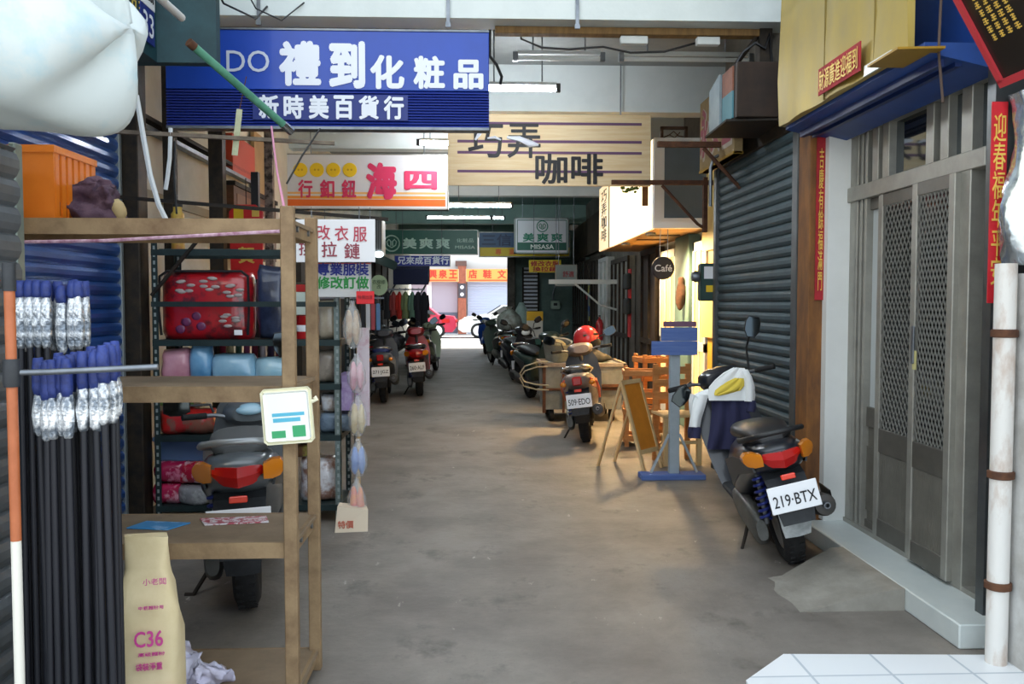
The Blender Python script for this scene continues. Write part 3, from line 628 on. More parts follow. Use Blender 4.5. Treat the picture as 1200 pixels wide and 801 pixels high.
# generic flat light-box sign facing the camera
def boxsign(lab, x_, y_, px0, py0, px1, py1, Y, mat, th=.1, frame=m_alu, group=None, fw=.014, cat='sign', name='shop_sign', rz=0):
    a = W(px0, py1, Y); b = W(px1, py0, Y); t = thing(name, lab, cat, ((a.x+b.x)/2, Y, a.z), rz, group); hw = (b.x-a.x)/2; h = b.z-a.z
    MB().b2((-hw, 0, 0), (hw, th, h), bev=.003).obj('sign_panel', mat, t)
    if frame:
        bm = MB(); f = fw
        bm.b2((-hw-f*.3, -.008, 0), (hw+f*.3, th+.004, f)).b2((-hw-f*.3, -.008, h-f), (hw+f*.3, th+.004, h)).b2((-hw-f*.3, -.008, 0), (-hw+f, th+.004, h)).b2((hw-f, -.008, 0), (hw+f*.3, th+.004, h)); bm.obj('sign_frame', frame, t)
    if name == 'shop_sign' and Y < 40:
        top = (3.465 if any(b_ <= Y+th/2 <= b_+.24 for b_ in BY) else 3.935)-a.z
        for s_ in (-.7, .7): MB().cyl((s_*hw, th/2, h-.005), (s_*hw, th/2, top), .007, 6).obj('hanging_rod', m_steel, t)
    if name in ('hanging_sign', 'price_notice'):
        for s_ in (-.6, .6): MB().cyl((s_*hw, th/2, h-.005), (s_*hw, th/2, 2.12-a.z), .0025, 5).obj('hanging_string', m_steel, t)
    def put(body, px, py, pw, ph, mt, bold=.02, dy=-.002, vertical=False, rot=0):
        c = W(px, py, Y); s = (W(px+1, py, Y)-c).x; text('lettering', body, mt, t, (c.x-(a.x+b.x)/2, dy, c.z-a.z), w=pw*s, h=ph*s, bold=bold, vertical=vertical, rot=rot)
    def blk(px0, py0, px1, py1, mt, nm='colour_band', dy=-.002, th2=.01):
        p = W(px0, py1, Y); q_ = W(px1, py0, Y); o = MB().b2((p.x-(a.x+b.x)/2, dy, p.z-a.z), (q_.x-(a.x+b.x)/2, dy+th2, q_.z-a.z)).obj(nm, mt, t); return o
    return t, put, blk
m_pinkink = M('sign_pink', '#d23360', .5)
t, put, blk = boxsign('white light-box sign with yellow buttons and pink characters', 0, 0, 335, 181, 525, 245, 10.9, M('sign_white', '#d9dade', .4), .14)
for i, ch in enumerate('行釦鈕'): put(ch, 358+i*25.5, 221, 16, 20, m_pinkink, .03, -.006)
put('海', 447, 212, 33, 39, m_pinkink, .05, -.006); put('四', 493, 211.5, 35, 20, m_pinkink, .045, -.006)
for i in range(4):
    c = W(352+i*19.3, 199, 10.9)-Vector(t.location); MB().lathe([(.004, -.012), (.085, -.012), (.09, -.004), (.09, 0)], (c.x, 0, c.z), 'Y', 20).obj('painted_button', M('button_yellow', '#eec81e', .5), t, smooth=.6)
    bm = MB()
    for s in (-1, 1): bm.lathe([(.003, -.0145), (.014, -.0145), (.014, -.012)], (c.x+s*.022, 0, c.z), 'Y', 10)
    bm.obj('button_hole', M('button_ochre', '#c79c14', .6), t.children[-1])
m_or = M('sign_orange', '#e2691c', .5); blk(337, 234, 522, 241, m_or); blk(337, 230, 522, 232.5, M('sign_lightorange', '#e89a3c', .5)); blk(337, 225.5, 522, 227, M('sign_paleorange', '#e8b36a', .5))
# cafe wooden sign
Y = 8.76; t, put, blk = boxsign('pale pine board sign with black characters below the second beam', 0, 0, 525, 135, 763, 217, Y, M('pine_board', '#ead6ae', .6, col2='#dcbf8e', scale=3, stretch=(.6, 1, 9), bump=.05), .03, None)
for k, (yy, xa, xb) in enumerate(((145, 570, 752), (166, 536, 752), (179, 536, 752), (201, 536, 752))): blk(xa, yy-.9, xb, yy+.9, M('board_gap', '#6b4c6b', .8), 'board_gap', -.0015)
bl = m_ink
put('巧', 569, 165, 40, 38, bl, .012, -.004); put('弄', 614, 165, 38, 39, bl, .012, -.004); put('咖', 646, 198, 36, 34, bl, .02, -.004); put('啡', 688, 198, 36, 34, bl, .02, -.004)
bm = MB(); c0 = Vector(t.location)
def LP(px, py, dy=-.008): p = W(px, py, Y)-c0; return (p.x, dy, p.z)
bm.tube([LP(594, 161), LP(608, 163), LP(621, 169), LP(631, 170)], [.012, .03, .04, .012], 6); bm.tube([LP(557, 164), LP(561, 158), LP(566, 152)], [.01, .022, .01], 6); bm.tube([LP(571, 162), LP(580, 161), LP(587, 164)], [.008, .016, .008], 6)
bm.obj('white_brush_stroke', m_white_ink, t, smooth=1)
# handwritten alterations sign
t, put, blk = boxsign('handwritten white card sign in red characters hanging before the rack', 0, 0, 346, 257, 440, 307, 5.58, M('card_white', '#f0f0f2', .6), .006, None, name='hanging_sign', rz=-.07)
for i, ch in enumerate('修改衣服'): put(ch, 354+i*21.8+3, 271+i*1.2, 16, 17, M('brush_red', '#c0485a', .7), .012, -.002)
for i, ch in enumerate('換拉鏈'): put(ch, 359+i*27, 290+i*2, 18, 18, M('brush_darkred', '#96404e', .7), .012, -.002)
t, put, blk = boxsign('white board sign with blue and green characters below the handwritten card', 0, 0, 368, 308, 435, 348, 5.72, M('board_grey', '#c8c9c6', .6), .008, None, name='hanging_sign')
put('專業服裝', 402, 315.5, 60, 14, M('ink_blue', '#1d2a86', .6), .03, -.002); put('修改訂做', 402, 331, 60, 14, M('ink_green', '#1e8a3c', .6), .03, -.002)
blk(368, 308, 435, 309, M('red_edge', '#b02a2a', .6), 'edge_band')
t, put, blk = boxsign('red price notice hung in front of the clothing stall', 0, 0, 417.5, 341, 438.5, 356, 5.60, M('notice_red', '#d8242c', .6), .006, None, name='price_notice', cat='notice'); put('特價出清', 428, 348, 17, 4.5, M('notice_darkred', '#8c141c', .6), .01)
a = W(444, 334, 9.6); t = thing('oval_sign', 'pale green oval sign at the mouth of the clothing stall', 'sign', a)
bm = MB(); rs = [[(.098*math.cos(k*PI/12)*s, yy, .115*math.sin(k*PI/12)*s) for k in range(24)] for yy, s in ((0, .96), (-.006, 1), (.02, 1))]; bm.rings(rs).obj('sign_panel', M('oval_green', '#9db592', .6), t, smooth=.5); MB().cyl((-.09, .01, .02), (-2.42-a.x, .01, .02), .01, 8).obj('support_rod', m_steel, t)
text('lettering', '衣服修\n改', M('ink_darkgreen', '#2b4a30', .6), t, (0, -.0065, .01), w=.14, h=.10, bold=.01)
# green long sign and its neighbours at the far beam
Y = 21.0; mg = M('sign_green', '#14594a', .45); mgi = M('sign_mint', '#b9d6c6', .5)
t, put, blk = boxsign('long dark green sign with pale round emblem across the alley', 0, 0, 447, 269, 560, 298, Y, mg, .15)
def ring_emblem(px, py, r, mt):
    c = W(px, py, Y)-Vector(t.location); s = r/FPX*Y; e = s*.11; bm = MB()
    bm.tube([(c.x+s*math.cos(a_), -.006, c.z+s*math.sin(a_)) for a_ in [2*PI*k/28 for k in range(29)]], e*.8, 6)
    for sg in (-1, 1): bm.tube([(c.x, -.006, c.z-s*.55), (c.x+sg*s*.5, -.006, c.z-s*.25), (c.x+sg*s*.62, -.006, c.z+s*.2), (c.x+sg*s*.35, -.006, c.z+s*.5), (c.x+sg*s*.12, -.006, c.z+s*.25), (c.x+sg*s*.12, -.006, c.z-s*.3)], e*.7, 6)
    bm.obj('round_emblem', mt, t, smooth=1)
ring_emblem(459, 285, 9, mgi)
for i, ch in enumerate('美爽爽'): put(ch, 480+i*19.5, 285, 15.5, 12, mgi, .03, -.004)
put('化粧品', 545, 281.5, 20, 4.5, mgi, .01, -.004); put('MISASA', 545, 289.5, 23, 3.6, mgi, .01, -.004)
Y = 19.6; t, put, blk = boxsign('square white and green sign with round emblem below the far beam', 0, 0, 603, 255, 666, 297, Y, M('sign_lightgrey', '#d3d6dc', .45), .18, M('frame_grey', '#8f9a96', .5), fw=.03)
blk(606.5, 284, 664, 293, mg); blk(606, 257.5, 664, 258.3, mg); mgd = M('ink_teal', '#1c7a60', .5); blk(606, 258, 606.8, 293, mg); blk(663.3, 258, 664, 293, mg)
ring_emblem(635.5, 265, 6.3, mgd)
for i, ch in enumerate('美爽爽'): put(ch, 619.5+i*16.5, 278, 13, 9.5, mgd, .03, -.004)
put('MISASA', 635.5, 289, 27, 5, M('sign_pale', '#e0ebe4', .5), .02, -.006)
t, put, blk = boxsign('blue sign with a yellow lower band beside the long green one', 0, 0, 561, 272, 668, 301, 21.05, M('sign_slate', '#35587e', .5), .12)
blk(562.5, 290, 667, 300, M('sign_yellow', '#d9bc1c', .5)); put('三信', 582, 281, 34, 13, M('sign_slateink', '#1c3658', .5), .02); put('專', 584, 295, 7, 7, m_or, .02, -.006); put('業', 600, 295, 7, 7, m_or, .02, -.006)
t, put, blk = boxsign('small navy sign with white characters under the long green one', 0, 0, 462, 299, 527.5, 312, 20.6, M('sign_indigo', '#1c2f96', .5), .08); put('兄來成百貨行', 496, 305, 60, 9, m_white_ink, .03, -.004)
t, put, blk = boxsign('yellow sign with red characters beneath the square sign', 0, 0, 620, 304.5, 657.5, 319, 18.2, M('sign_bright_yellow', '#ecd21a', .5), .03, None); put('修改衣服', 638.5, 308.8, 33, 6.4, M('ink_red', '#b3261e', .5), .03); put('換拉鏈', 638.5, 315.2, 28, 5.6, M('ink_red', '#b3261e', .5), .03)
t, put, blk = boxsign('grey sign with faint red characters above the white bracket', 0, 0, 651, 310, 676, 335, 17.9, M('sign_mist', '#93a09c', .6), .05); put('舒適', 666, 321, 13, 7, M('ink_rose', '#a2454a', .6), .02)
# cafe round sign
a = W(777, 314, 9.42); t = thing('round_sign', 'round chalkboard cafe sign hanging under the white light box', 'sign', a)
MB().lathe([(.004, -.014), (.122, -.014), (.128, -.006), (.128, .012), (.004, .014)], (0, 0, 0), 'Y', 32).obj('chalkboard', M('chalkboard', '#23272f', .7, col2='#2b313c', scale=9), t, smooth=.6)
text('lettering', 'Café', M('chalk', '#cfdbe8', .8), t, (0, -.0145, 0), w=.19, bold=.01)
bm = MB(); bm.cyl((-.04, 0, .115), (-.03, 0, 2.33-a.z), .004, 6); bm.cyl((.05, 0, .115), (.05, 0, 2.33-a.z), .004, 6); bm.obj('hanging_wire', m_steel, t)
# far facade across the street
struct(MB().b2((-20, 42.05, 0), (20, 42.4, 5.2)).obj('wall_front', M('facade_white', '#d2d0cc', .8)))
t = thing('shutter_front', 'lavender grey shop shutter with slate lower half across the street', 'shutter', (0, 41.9, 0))
a = W(484, 372, 41.9); b = W(536, 330, 41.9)
MB().b2((a.x-5, 0, 1.05), (b.x, .1, 2.65)).obj('upper_panel', M('shut_lavender', '#a9a3b0', .6), t); MB().b2((a.x-5, -.01, 0), (b.x, .1, 1.05)).obj('lower_panel', M('shut_slate', '#5e6678', .6), t)
MB().b2((W(503, 340, 41.9).x-.12, -.06, 0), (W(503, 340, 41.9).x+.12, 0, 2.65)).obj('centre_post', M('post_white', '#e2e2e4', .6), t)
a = W(548, 372, 41.9); b = W(640, 330, 41.9)
t = thing('shutter_front', 'pale blue shop shutter beside the brick pillar across the street', 'shutter', ((a.x+b.x)/2, 41.9, 0)); hw = (b.x-a.x)/2
rows = [[(-hw, -.02-.012*(i % 2), i*.065), (hw, -.02-.012*(i % 2), i*.065)] for i in range(41)]
MB().sheet(rows, .02).obj('shutter_curtain', M('shut_paleblue', '#a9b4cc', .5, .2), t); MB().b2((.75, -.07, 0), (.85, -.02, 2.66)).obj('guide_rail', M('post_white'), t)
a = W(536.5, 308, 41.6); b = W(546.5, 380, 41.6)
t = thing('brick_pillar', 'terracotta brick pillar with two round lamps across the street', 'pillar', ((a.x+b.x)/2, 41.5, 0)); m_tc = M('terracotta', '#a9664e', .8, col2='#8d5240', scale=7)
MB().b2((-.2, 0, 0), (.2, .4, a.z), bev=.01).obj('pillar_shaft', m_tc, t); MB().b2((-.32, -.04, a.z-.15), (.22, .4, a.z+.1)).obj('pillar_cap', M('grime_brown', '#5c4640', .8), t); MB().b2((-.19, -.03, 1.75), (.19, 0, 2.45)).obj('lamp_box', M('lamp_box_grey', '#3c3c44', .6), t)
for z in (1.92, 2.27): MB().lathe([(.003, -.06), (.09, -.05), (.09, -.03)], (0, 0, z), 'Y', 16).obj('round_lamp', m_white, t, smooth=.6)
for px0, px1, body, lab in ((440, 537.5, '興泉王', 'orange shop sign with red characters over the lavender shutter'), (546, 640, '店鞋文', 'orange shop sign with red characters over the pale blue shutter')):
    t, put, blk = boxsign(lab, 0, 0, px0, 315, px1, 330, 41.4, M('sign_amber', '#ef9a4c', .5), .3, M('frame_pale', '#d9b79a', .6), group='orange signs across the street')
    for i, ch in enumerate(body): put(ch, (507+i*12) if px0 < 500 else (554+i*17), 321, 9.5, 9.5, M('ink_vermilion', '#d6321c', .5), .03, -.012)
    blk(px0+3, 327.6, px1-3, 329, M('ink_brick', '#b8542c', .6), 'small_print', -.012)
# ---- fluorescent tubes
m_tube = plain('tube_lit', '#ffffff', .4, emit=130, ecol='#f2f8ff')
m_tubefar = plain('tube_lit_dim', '#ffffff', .4, emit=60, ecol='#eaf8ff')
m_tubeoff = M('tube_unlit', '#dfe3e3', .35)
def tube_lamp(lab, px0, px1, py, Y, lit=True, zc=None, x0=None, x1=None):
    a = W(px0, py, Y); b = W(px1, py, Y); L_ = (b.x-a.x)/2; t = thing('fluorescent_lamp', lab, 'lamp', ((a.x+b.x)/2, Y, a.z), 0, 'fluorescent lamps')
    MB().cyl((-L_, 0, 0), (L_, 0, 0), .017, 12).obj('tube', (m_tubefar if Y > 15 else m_tube) if lit else m_tubeoff, t, smooth=.8)
    MB().b2((-L_*.97, -.02, .03), (L_*.97, .02, .06), bev=.004).obj('fixture_batten', m_whitepaint, t)
    for s in (-1, 1): MB().b2((s*L_-.02, -.022, -.024), (s*L_+.02, .022, .05), bev=.004).obj('end_holder', m_black if lit else m_steel, t)
    for s in (-.6, .6): MB().cyl((s*L_, 0, .06), (s*L_, 0, max(.1, 3.93-a.z)), .006, 6).obj('hanging_rod', m_steel, t)
tube_lamp('lit fluorescent tube beside the end of the big blue sign', 560, 654, 104, 7.55)
tube_lamp('unlit fluorescent tube hung nearest the big blue sign end', 604, 706, 68, 6.9, False)
tube_lamp('unlit fluorescent tube near the dark equipment box', 728, 880, 69, 6.9, False)
tube_lamp('lit fluorescent tube above the button sign', 490, 560, 168, 10.2)
tube_lamp('lit fluorescent tube seen under the pine board', 522, 600, 241, 13.2)
tube_lamp('lit fluorescent tube above the long green sign', 500, 575, 255, 18.2)
tube_lamp('short lit fluorescent tube close to the square sign', 577, 591, 255.5, 18.3)
for px, py, px1, lab in ((728, 44, 760, 'white ballast box under the front beam near the pine board'), (818, 45, 845, 'white ballast box under the front beam near the equipment box')):
    a = W(px, py, 6.12); b = W(px1, py+6, 6.12); tag(MB().b2((a.x, 6.14, b.z), (b.x, 6.20, b.z+.055), bev=.005).obj('ballast_box', m_whitepaint), lab, 'ballast')
tag(MB().b2((W(580, 40, 6.2).x, 6.13, 3.41), (W(900, 40, 6.2).x, 6.22, 3.458), bev=.003).obj('timber_batten', M('batten_wood', '#8a6a3c', .7, col2='#6f532e', scale=4, stretch=(8, 1, 1))), 'long brown timber batten under the front beam', 'batten')
bm = MB(); bm.tube([(.25, 6.3, 3.93), (.30, 6.3, 3.42), (.45, 6.3, 3.36), (.65, 6.3, 3.35), (.9, 6.3, 3.37), (1.1, 6.3, 3.33), (1.35, 6.3, 3.34), (1.6, 6.3, 3.41)], .008, 6); tag(bm.obj('lamp_cable', m_black, smooth=1), 'black cable sagging under the front beam', 'cable')
bm = MB(); p = lambda px, py: W(px, py, 7.0); bm.tube([(p(574, 66).x, 7.0, 3.93), p(574, 66), p(582, 76), p(588, 90), p(586, 99)], .012, 6); tag(bm.obj('lamp_cable', m_black, smooth=1), 'black cable curling down beside the lit tube', 'cable')
# ================================================================== RIGHT SIDE OBJECTS
# equipment box on the wall and sheet-metal box behind it
t = thing('equipment_box', 'dark brown metal box with copper and teal side panels high on the wall', 'equipment box', (1.78, 5.92, 2.79))
MB().b2((0, 0, 0), (.34, .06, .38), bev=.006).obj('front_panel', M('box_brown', '#2e2621', .6, .4, col2='#3d2f26', scale=7), t)
MB().b2((.0, .06, .0), (.33, .6, .38)).obj('box_shell', m_darkiron, t)
MB().b2((-.012, .08, .20), (0, .33, .37)).obj('copper_panel', M('copper_tone', '#8c5a44', .6, .3, col2='#74493a', scale=8), t)
MB().b2((-.012, .08, .01), (0, .33, .20)).obj('teal_panel', M('box_teal', '#4c7f8a', .6, .2), t)
MB().hull([(-.03, .34, -.02), (-.01, .34, -.02), (.0, .62, -.02), (-.03, .62, -.02), (-.03, .34, .38), (-.01, .34, .38), (.0, .62, .32), (-.03, .62, .32)]).obj('sheet_flap', M('sheet_grey', '#8a979c', .5, .4, col2='#76858b', scale=6), t)
MB().hull([(-.06, .05, -.02), (.34, .0, -.02), (.34, .6, -.03), (-.06, .62, -.03), (-.06, .05, -.005), (.34, .0, -.005), (.34, .6, -.015), (-.06, .62, -.015)]).obj('drip_tray', m_darkiron, t)
bm = MB(); bm.b2((.22, .2, .38), (.31, .3, 1.25)); bm.cyl((.06, .25, .42), (.24, .25, .66), .015, 8); bm.obj('mounting_post', M('black_post'), t)
bm = MB(); bm.tube([(.05, .2, .42), (.1, .2, .5), (.18, .18, .56), (.25, .18, .52), (.28, .18, .62), (.3, .2, .5), (.31, .2, .42)], .012, 6); bm.obj('cable', m_black, t, smooth=1)
# faded signboard along the wall
A0, A1 = 6.62, 7.66; t = thing('faded_signboard', 'faded beige signboard with worn pink characters under the equipment box', 'sign', (1.97, (A0+A1)/2, 2.66))
m_fade = M('faded_beige', '#a58f66', .75, col2='#8a7550', scale=4)
MB().b2((0, -(A1-A0)/2, 0), (.07, (A1-A0)/2, .62), bev=.004).obj('sign_panel', m_fade, t)
for i, ch in enumerate('永安堂'): text('lettering', ch, M('faded_pink', '#a05a66', .8), t, (-.001, .36-i*.34, .33), w=.24, h=.40, face='-X', bold=.03); text('lettering', ch, M('faded_white', '#b9b0a2', .8), t, (-.0005, .345-i*.34, .315), w=.27, h=.43, face='-X', bold=.04, depth=.003)
bm = MB(); bm.b2((-.006, -(A1-A0)/2, 0), (.075, (A1-A0)/2, .02)); bm.obj('sign_frame', M('ochre_tin'), t)
# awning brackets
def bracket(lab, Y, xa, zz=2.8):
    t = thing('awning_bracket', lab, 'bracket', (2.25, Y, zz), 0, 'rusty awning brackets')
    MB().b2((xa-2.25, -.02, -.025), (.1, .02, .02)).obj('bracket_arm', m_rust, t)
    bm = MB(); bm.rings([[(x, y, z) for y, z in ((-.015, -.0), (.015, -.0), (.015, -.03), (-.015, -.03))] for x, y_, z in ((0, 0, 0),)]) if False else bm.tube([(-.42, 0, -.03), (-.05, 0, -.42), (.02, 0, -.46)], .016, 6)
    bm.obj('bracket_brace', m_rust, t)
    MB().b2((.0, -.03, -.5), (.04, .03, .05)).obj('wall_plate', m_rust, t)
bracket('rusty awning bracket crossing in front of the teal shutter', 7.0, 1.45)
bracket('rusty awning bracket crossing in front of the white light box', 8.6, 1.32, 2.715)
tag(MB().tube([(2.02, 7.05, 2.74), (1.93, 7.05, 2.70), (1.905, 7.05, 2.62), (1.905, 7.05, 2.30)], .014, 8).obj('bent_conduit', m_steel, smooth=1), 'bent grey conduit under the rusty awning bracket', 'conduit')
# cafe light box
X0, X1, Y0, Y1, Z0, Z1 = 1.90, 2.56, 9.32, 13.6, 2.32, 3.30
t = thing('light_box', 'long white cafe light box jutting from the wall under the ceiling', 'light box', (X0, Y0, Z0))
m_lbw = M('lightbox_frame', '#e9ebea', .5)
bm = MB(); hx, hz = X1-X0, Z1-Z0
bm.b2((0, 0, 0), (hx, .1, .11)).b2((.0, .001, .109), (.11, .1, hz-.041)).b2((0, 0, hz-.04), (hx, .1, hz)); bm.obj('end_frame', m_lbw, t)
MB().b2((.10, .03, .10), (hx, .09, hz-.03)).obj('end_panel', M('slate_panel', '#68747c', .6, col2='#5d686f', scale=2), t)
MB().b2((-.004, .1, .0), (.03, 3.2, hz)).obj('lit_face', M('lit_acrylic', '#fff1d6', .4, emit=1.1, ecol='#ffe2b4'), t)
MB().b2((-.006, 3.26, 0), (.03, Y1-Y0, hz)).obj('name_face', M('lit_acrylic_dim', '#f6e6c4', .4, emit=.55, ecol='#ffdca6'), t)
MB().b2((-.012, 3.2, 0), (.03, 3.26, hz)).obj('dividing_strip', M('walnut', '#4a3320', .7), t)
text('lettering', '巧弄咖啡', m_ink, t, (-.007, 3.76, hz*.52), w=.55, h=.78, face='-X', vertical=True)
MB().b2((.0, .1, .0), (hx, Y1-Y0, .012)).obj('underside', M('box_wood', '#b08a58', .6, col2='#97723f', scale=3), t)
MB().b2((.03, .1, hz-.012), (hx, Y1-Y0, hz)).obj('top_panel', m_lbw, t)
for yv in (.9, 1.6): MB().b2((.12, yv, -.012), (.5, yv+.1, 0)).obj('recess_strip', M('walnut'), t)
# warm down lights under the light box
for k, (yy, en) in enumerate(((9.9, 70), (11.6, 45))):
    t = thing('down_light', ['round warm down light under the light box end by the round sign', 'round warm down light under the middle of the light box'][k], 'lamp', (1.98, yy, Z0-.02), 0, 'down lights under the light box')
    MB().lathe([(.045, .019), (.06, .016), (.06, -.006), (.05, -.008), (.045, .0)], seg=18).obj('lamp_ring', m_steel, t, smooth=.7)
    MB().lathe([(.002, .004), (.046, .004), (.046, .008)], seg=18).obj('lamp_diffuser', M('warm_diffuser', '#ffe0a8', .4, emit=25, ecol='#ffc878'), t)
    ld = bpy.data.lights.new('down_light', 'SPOT'); ld.energy = en*4; ld.color = (1, .68, .34); ld.spot_size = 2.5; ld.spot_blend = .8; ld.shadow_soft_size = .06
    lo = bpy.data.objects.new('lamp_beam', ld); COL.objects.link(lo); lo.parent = t; lo.location = (0, 0, -.03); lo.rotation_euler = (-.25, -.28, 0)
bm = MB(); bm.b2((1.75, 9.20, 2.55), (1.81, 9.24, 3.93)); tag(bm.obj('wooden_upright', M('upright_wood', '#9a6a34', .7, col2='#7c5226', scale=5)), 'thin brown wooden upright at the end of the pine board', 'upright')
t = thing('trellis_frame', 'dark square trellis frame with a dry twig above the light box', 'trellis', (2.0, 9.5, 3.305))
bm = MB(); bm.b2((-.0, -.02, 0), (.03, .02, .15)).b2((.27, -.02, 0), (.30, .02, .15)).b2((0, -.02, .12), (.3, .02, .15)); bm.obj('frame_bar', M('walnut'), t)
bm = MB(); bm.tube([(.03, 0, .03), (.10, 0, .06), (.15, .01, .10), (.2, 0, .05), (.26, 0, .04)], .006, 5); bm.tube([(.1, 0, .06), (.16, 0, .03), (.22, 0, .09)], .005, 5); bm.obj('dry_twig', m_rust, t)
tag(MB().b2((1.95, 10.3, 3.31), (2.5, 13.2, 3.45)).obj('warm_light_infill', M('warm_light_ochre', '#c79a5e', .7, col2='#a87c44', scale=3)), 'ochre painted-light lintel seen through the trellis frame', 'infill')  # ochre colour stands in for warm light behind the trellis
t = thing('hanging_plant', 'small trailing green plant tucked behind the pine board', 'plant', W(739, 222, 9.25)); random.seed(4)
bm = MB()
for k in range(16):
    a = random.uniform(0, 2*PI); c = (random.uniform(-.10, .08), random.uniform(-.02, .02), random.uniform(-.03, .03)); bm.ball(c, (.028, .01, .016), 8, 5, rz=a, rx=random.uniform(-1, 1))
bm.obj('leaves', M('leaf_green', '#6d8f2c', .6, col2='#4d741f', scale=12), t, smooth=2); MB().tube([(-.1, 0, 0), (0, .01, .02), (.08, 0, .0), (.12, .02, .06)], .004, 5).obj('stem', M('stem_brown', '#5a4a26', .8), t)
# cafe front: doors, column (X about 2.5)
FX = 2.50
t = thing('cafe_door', 'yellow painted cafe door standing open behind the jacket', 'door', (FX, 8.95, 0))
m_yd = M('door_yellow', '#e0b43a', .55, col2='#cfa02e', scale=2)
MB().b2((0, -.42, 0), (.045, .36, 2.1), bev=.004).obj('door_board', m_yd, t)
bm = MB()
for a_, b_ in ((.1, .9), (1.05, 1.95)): bm.b2((-.012, -.34, a_), (0, .28, b_), bev=.006)
bm.obj('raised_panel', M('door_cream', '#e8cf86', .55), t); MB().lathe([(.018, 0), (.03, -.03), (.012, -.05)], (0, 0, 0), 'X', 12).obj('door_knob', m_steel, t, smooth=.8); t.children[-1].location = (-.01, .28, 1.02)
def glazed(lab, y0, y1, frame, lit, bars=2):
    t = thing('glazed_door', lab, 'door', (FX, (y0+y1)/2, 0)); h_ = (y1-y0)/2
    bm = MB(); bm.b2((-.02, -h_, 0), (.03, -h_+.07, 2.2)).b2((-.02, h_-.07, 0), (.03, h_, 2.2)).b2((-.02, -h_, 2.1), (.03, h_, 2.2)).b2((-.02, -h_, .95), (.03, h_, 1.05)).b2((-.02, -h_, 0), (.03, h_, .15))
    for k in range(bars-1): y = -h_+2*h_*(k+1)/bars; bm.b2((-.012, y-.02, .1), (.02, y+.02, 2.15))
    bm.obj('door_frame', frame, t); MB().b2((.0, -h_+.05, .1), (.008, h_-.05, 2.12)).obj('glass_pane', lit, t)
m_litpane = M('lit_window', '#f2cf7a', .3, emit=1.3, ecol='#ffbf5c')
glazed('white framed cafe door with warm lit panes beside the yellow door', 9.34, 9.92, m_whitepaint, m_litpane)
tag(MB().b2((FX-.04, 10.05, 0), (FX+.1, 10.75, 2.32), bev=.01).obj('teal_column', M('column_teal', '#6f8f88', .7, col2='#5f7f79', scale=3)), 'pale teal column between the two lit cafe doors', 'column')
glazed('white framed cafe door with warm panes behind the round sign', 10.8, 11.75, m_whitepaint, m_litpane, 3)
a = W(791, 344, 10.0); tag(MB().ball((0, 0, 0), (.06, .05, .21), 12, 10).jitter(.03, 14).obj('hanging_bundle', M('dried_brown', '#4a2e1c', .9, col2='#2d1c12', scale=20), None, smooth=2), 'brown dried bundle hanging beside the teal column', 'hanging bundle'); bpy.data.objects['hanging_bundle'].location = (FX-.09, 10.2, 1.62)
for lab, y0, y1, x, col, h_ in (('dark timber door panel just past the cafe', 12.0, 13.1, .0, '#33271f', 2.3), ('weathered grey door panel beyond the red hanging strip', 14.3, 16.1, .0, '#8b8f8a', 2.3), ('white door panel beside the fire extinguisher wall', 16.5, 17.6, -.03, '#c9d2cd', 2.4), ('dark brown timber shopfront beyond the white panel', 17.7, 20.2, .02, '#3b3029', 2.5), ('green grey shopfront panel near the back wall', 20.3, 22.8, .0, '#5a7069', 2.6)):
    t = thing('shopfront_panel', lab, 'door panel', (FX, (y0+y1)/2, 0), 0, None); h2 = (y1-y0)/2; nm = 'front_'+col[1:]
    MB().b2((x, -h2, 0), (.1, h2, h_)).obj('panel_board', M(nm, col, .7, col2='#%02x%02x%02x' % tuple(int(int(col[i:i+2], 16)*.8) for i in (1, 3, 5)), scale=4), t)
    bm = MB(); n = max(2, int((y1-y0)/.45))
    for k in range(n+1): yk = -h2+2*h2*k/n; bm.b2((x-.035, yk-.03, 0), (x, yk+.03, h_))
    bm.b2((x-.035, -h2, h_-.08), (x, h2, h_)).b2((x-.035, -h2, .9), (x, h2, .98)); bm.obj('panel_frame', M('black_post') if col != '#c9d2cd' else m_whitepaint, t)
t = thing('hanging_strip', 'red cloth strip with two dark pads hanging by the shopfront', 'hanging', (2.40, 13.7, 0))
MB().b2((-.0, -.1, .95), (.015, .14, 2.05)).obj('red_strip', M('strip_red', '#c21c22', .7), t)
for z in (1.85, 1.45): MB().box((-.03, .02, z), (.08, .36, .26), bev=.03, seg=2).obj('dark_pad', M('pad_slate', '#232b2c', .7), t)
tag(MB().b2((FX+.0, 13.65, 2.62), (2.618, 22.8, 3.455)).obj('upper_boarding', M('boarding_brown', '#57483a', .8, col2='#3e342b', scale=3)), 'brown boarding above the old shopfronts beyond the cafe', 'boarding')
# electric box on post
t = thing('meter_box', 'dark teal electric box with pale label beside the teal shutter', 'electric box', (2.04, 7.72, 1.52))
MB().b2((-.05, -.06, 0), (.10, .06, .34), bev=.012).obj('box_shell', M('box_darkteal', '#27433f', .5, .2), t); MB().b2((-.02, -.063, .2), (.08, -.06, .31)).obj('pale_label', m_white, t); MB().b2((.0, -.063, .08), (.07, -.06, .14)).obj('yellow_label', m_yellow, t)
MB().lathe([(.01, 0), (.05, 0), (.055, -.03), (.04, -.06), (.005, -.065)], (-.06, -.02, .22), 'X', 14).obj('round_meter', m_steel, t, smooth=.7); MB().cyl((.1, 0, .1), (.3, 0, .1), .012, 8).obj('conduit', m_steel, t)
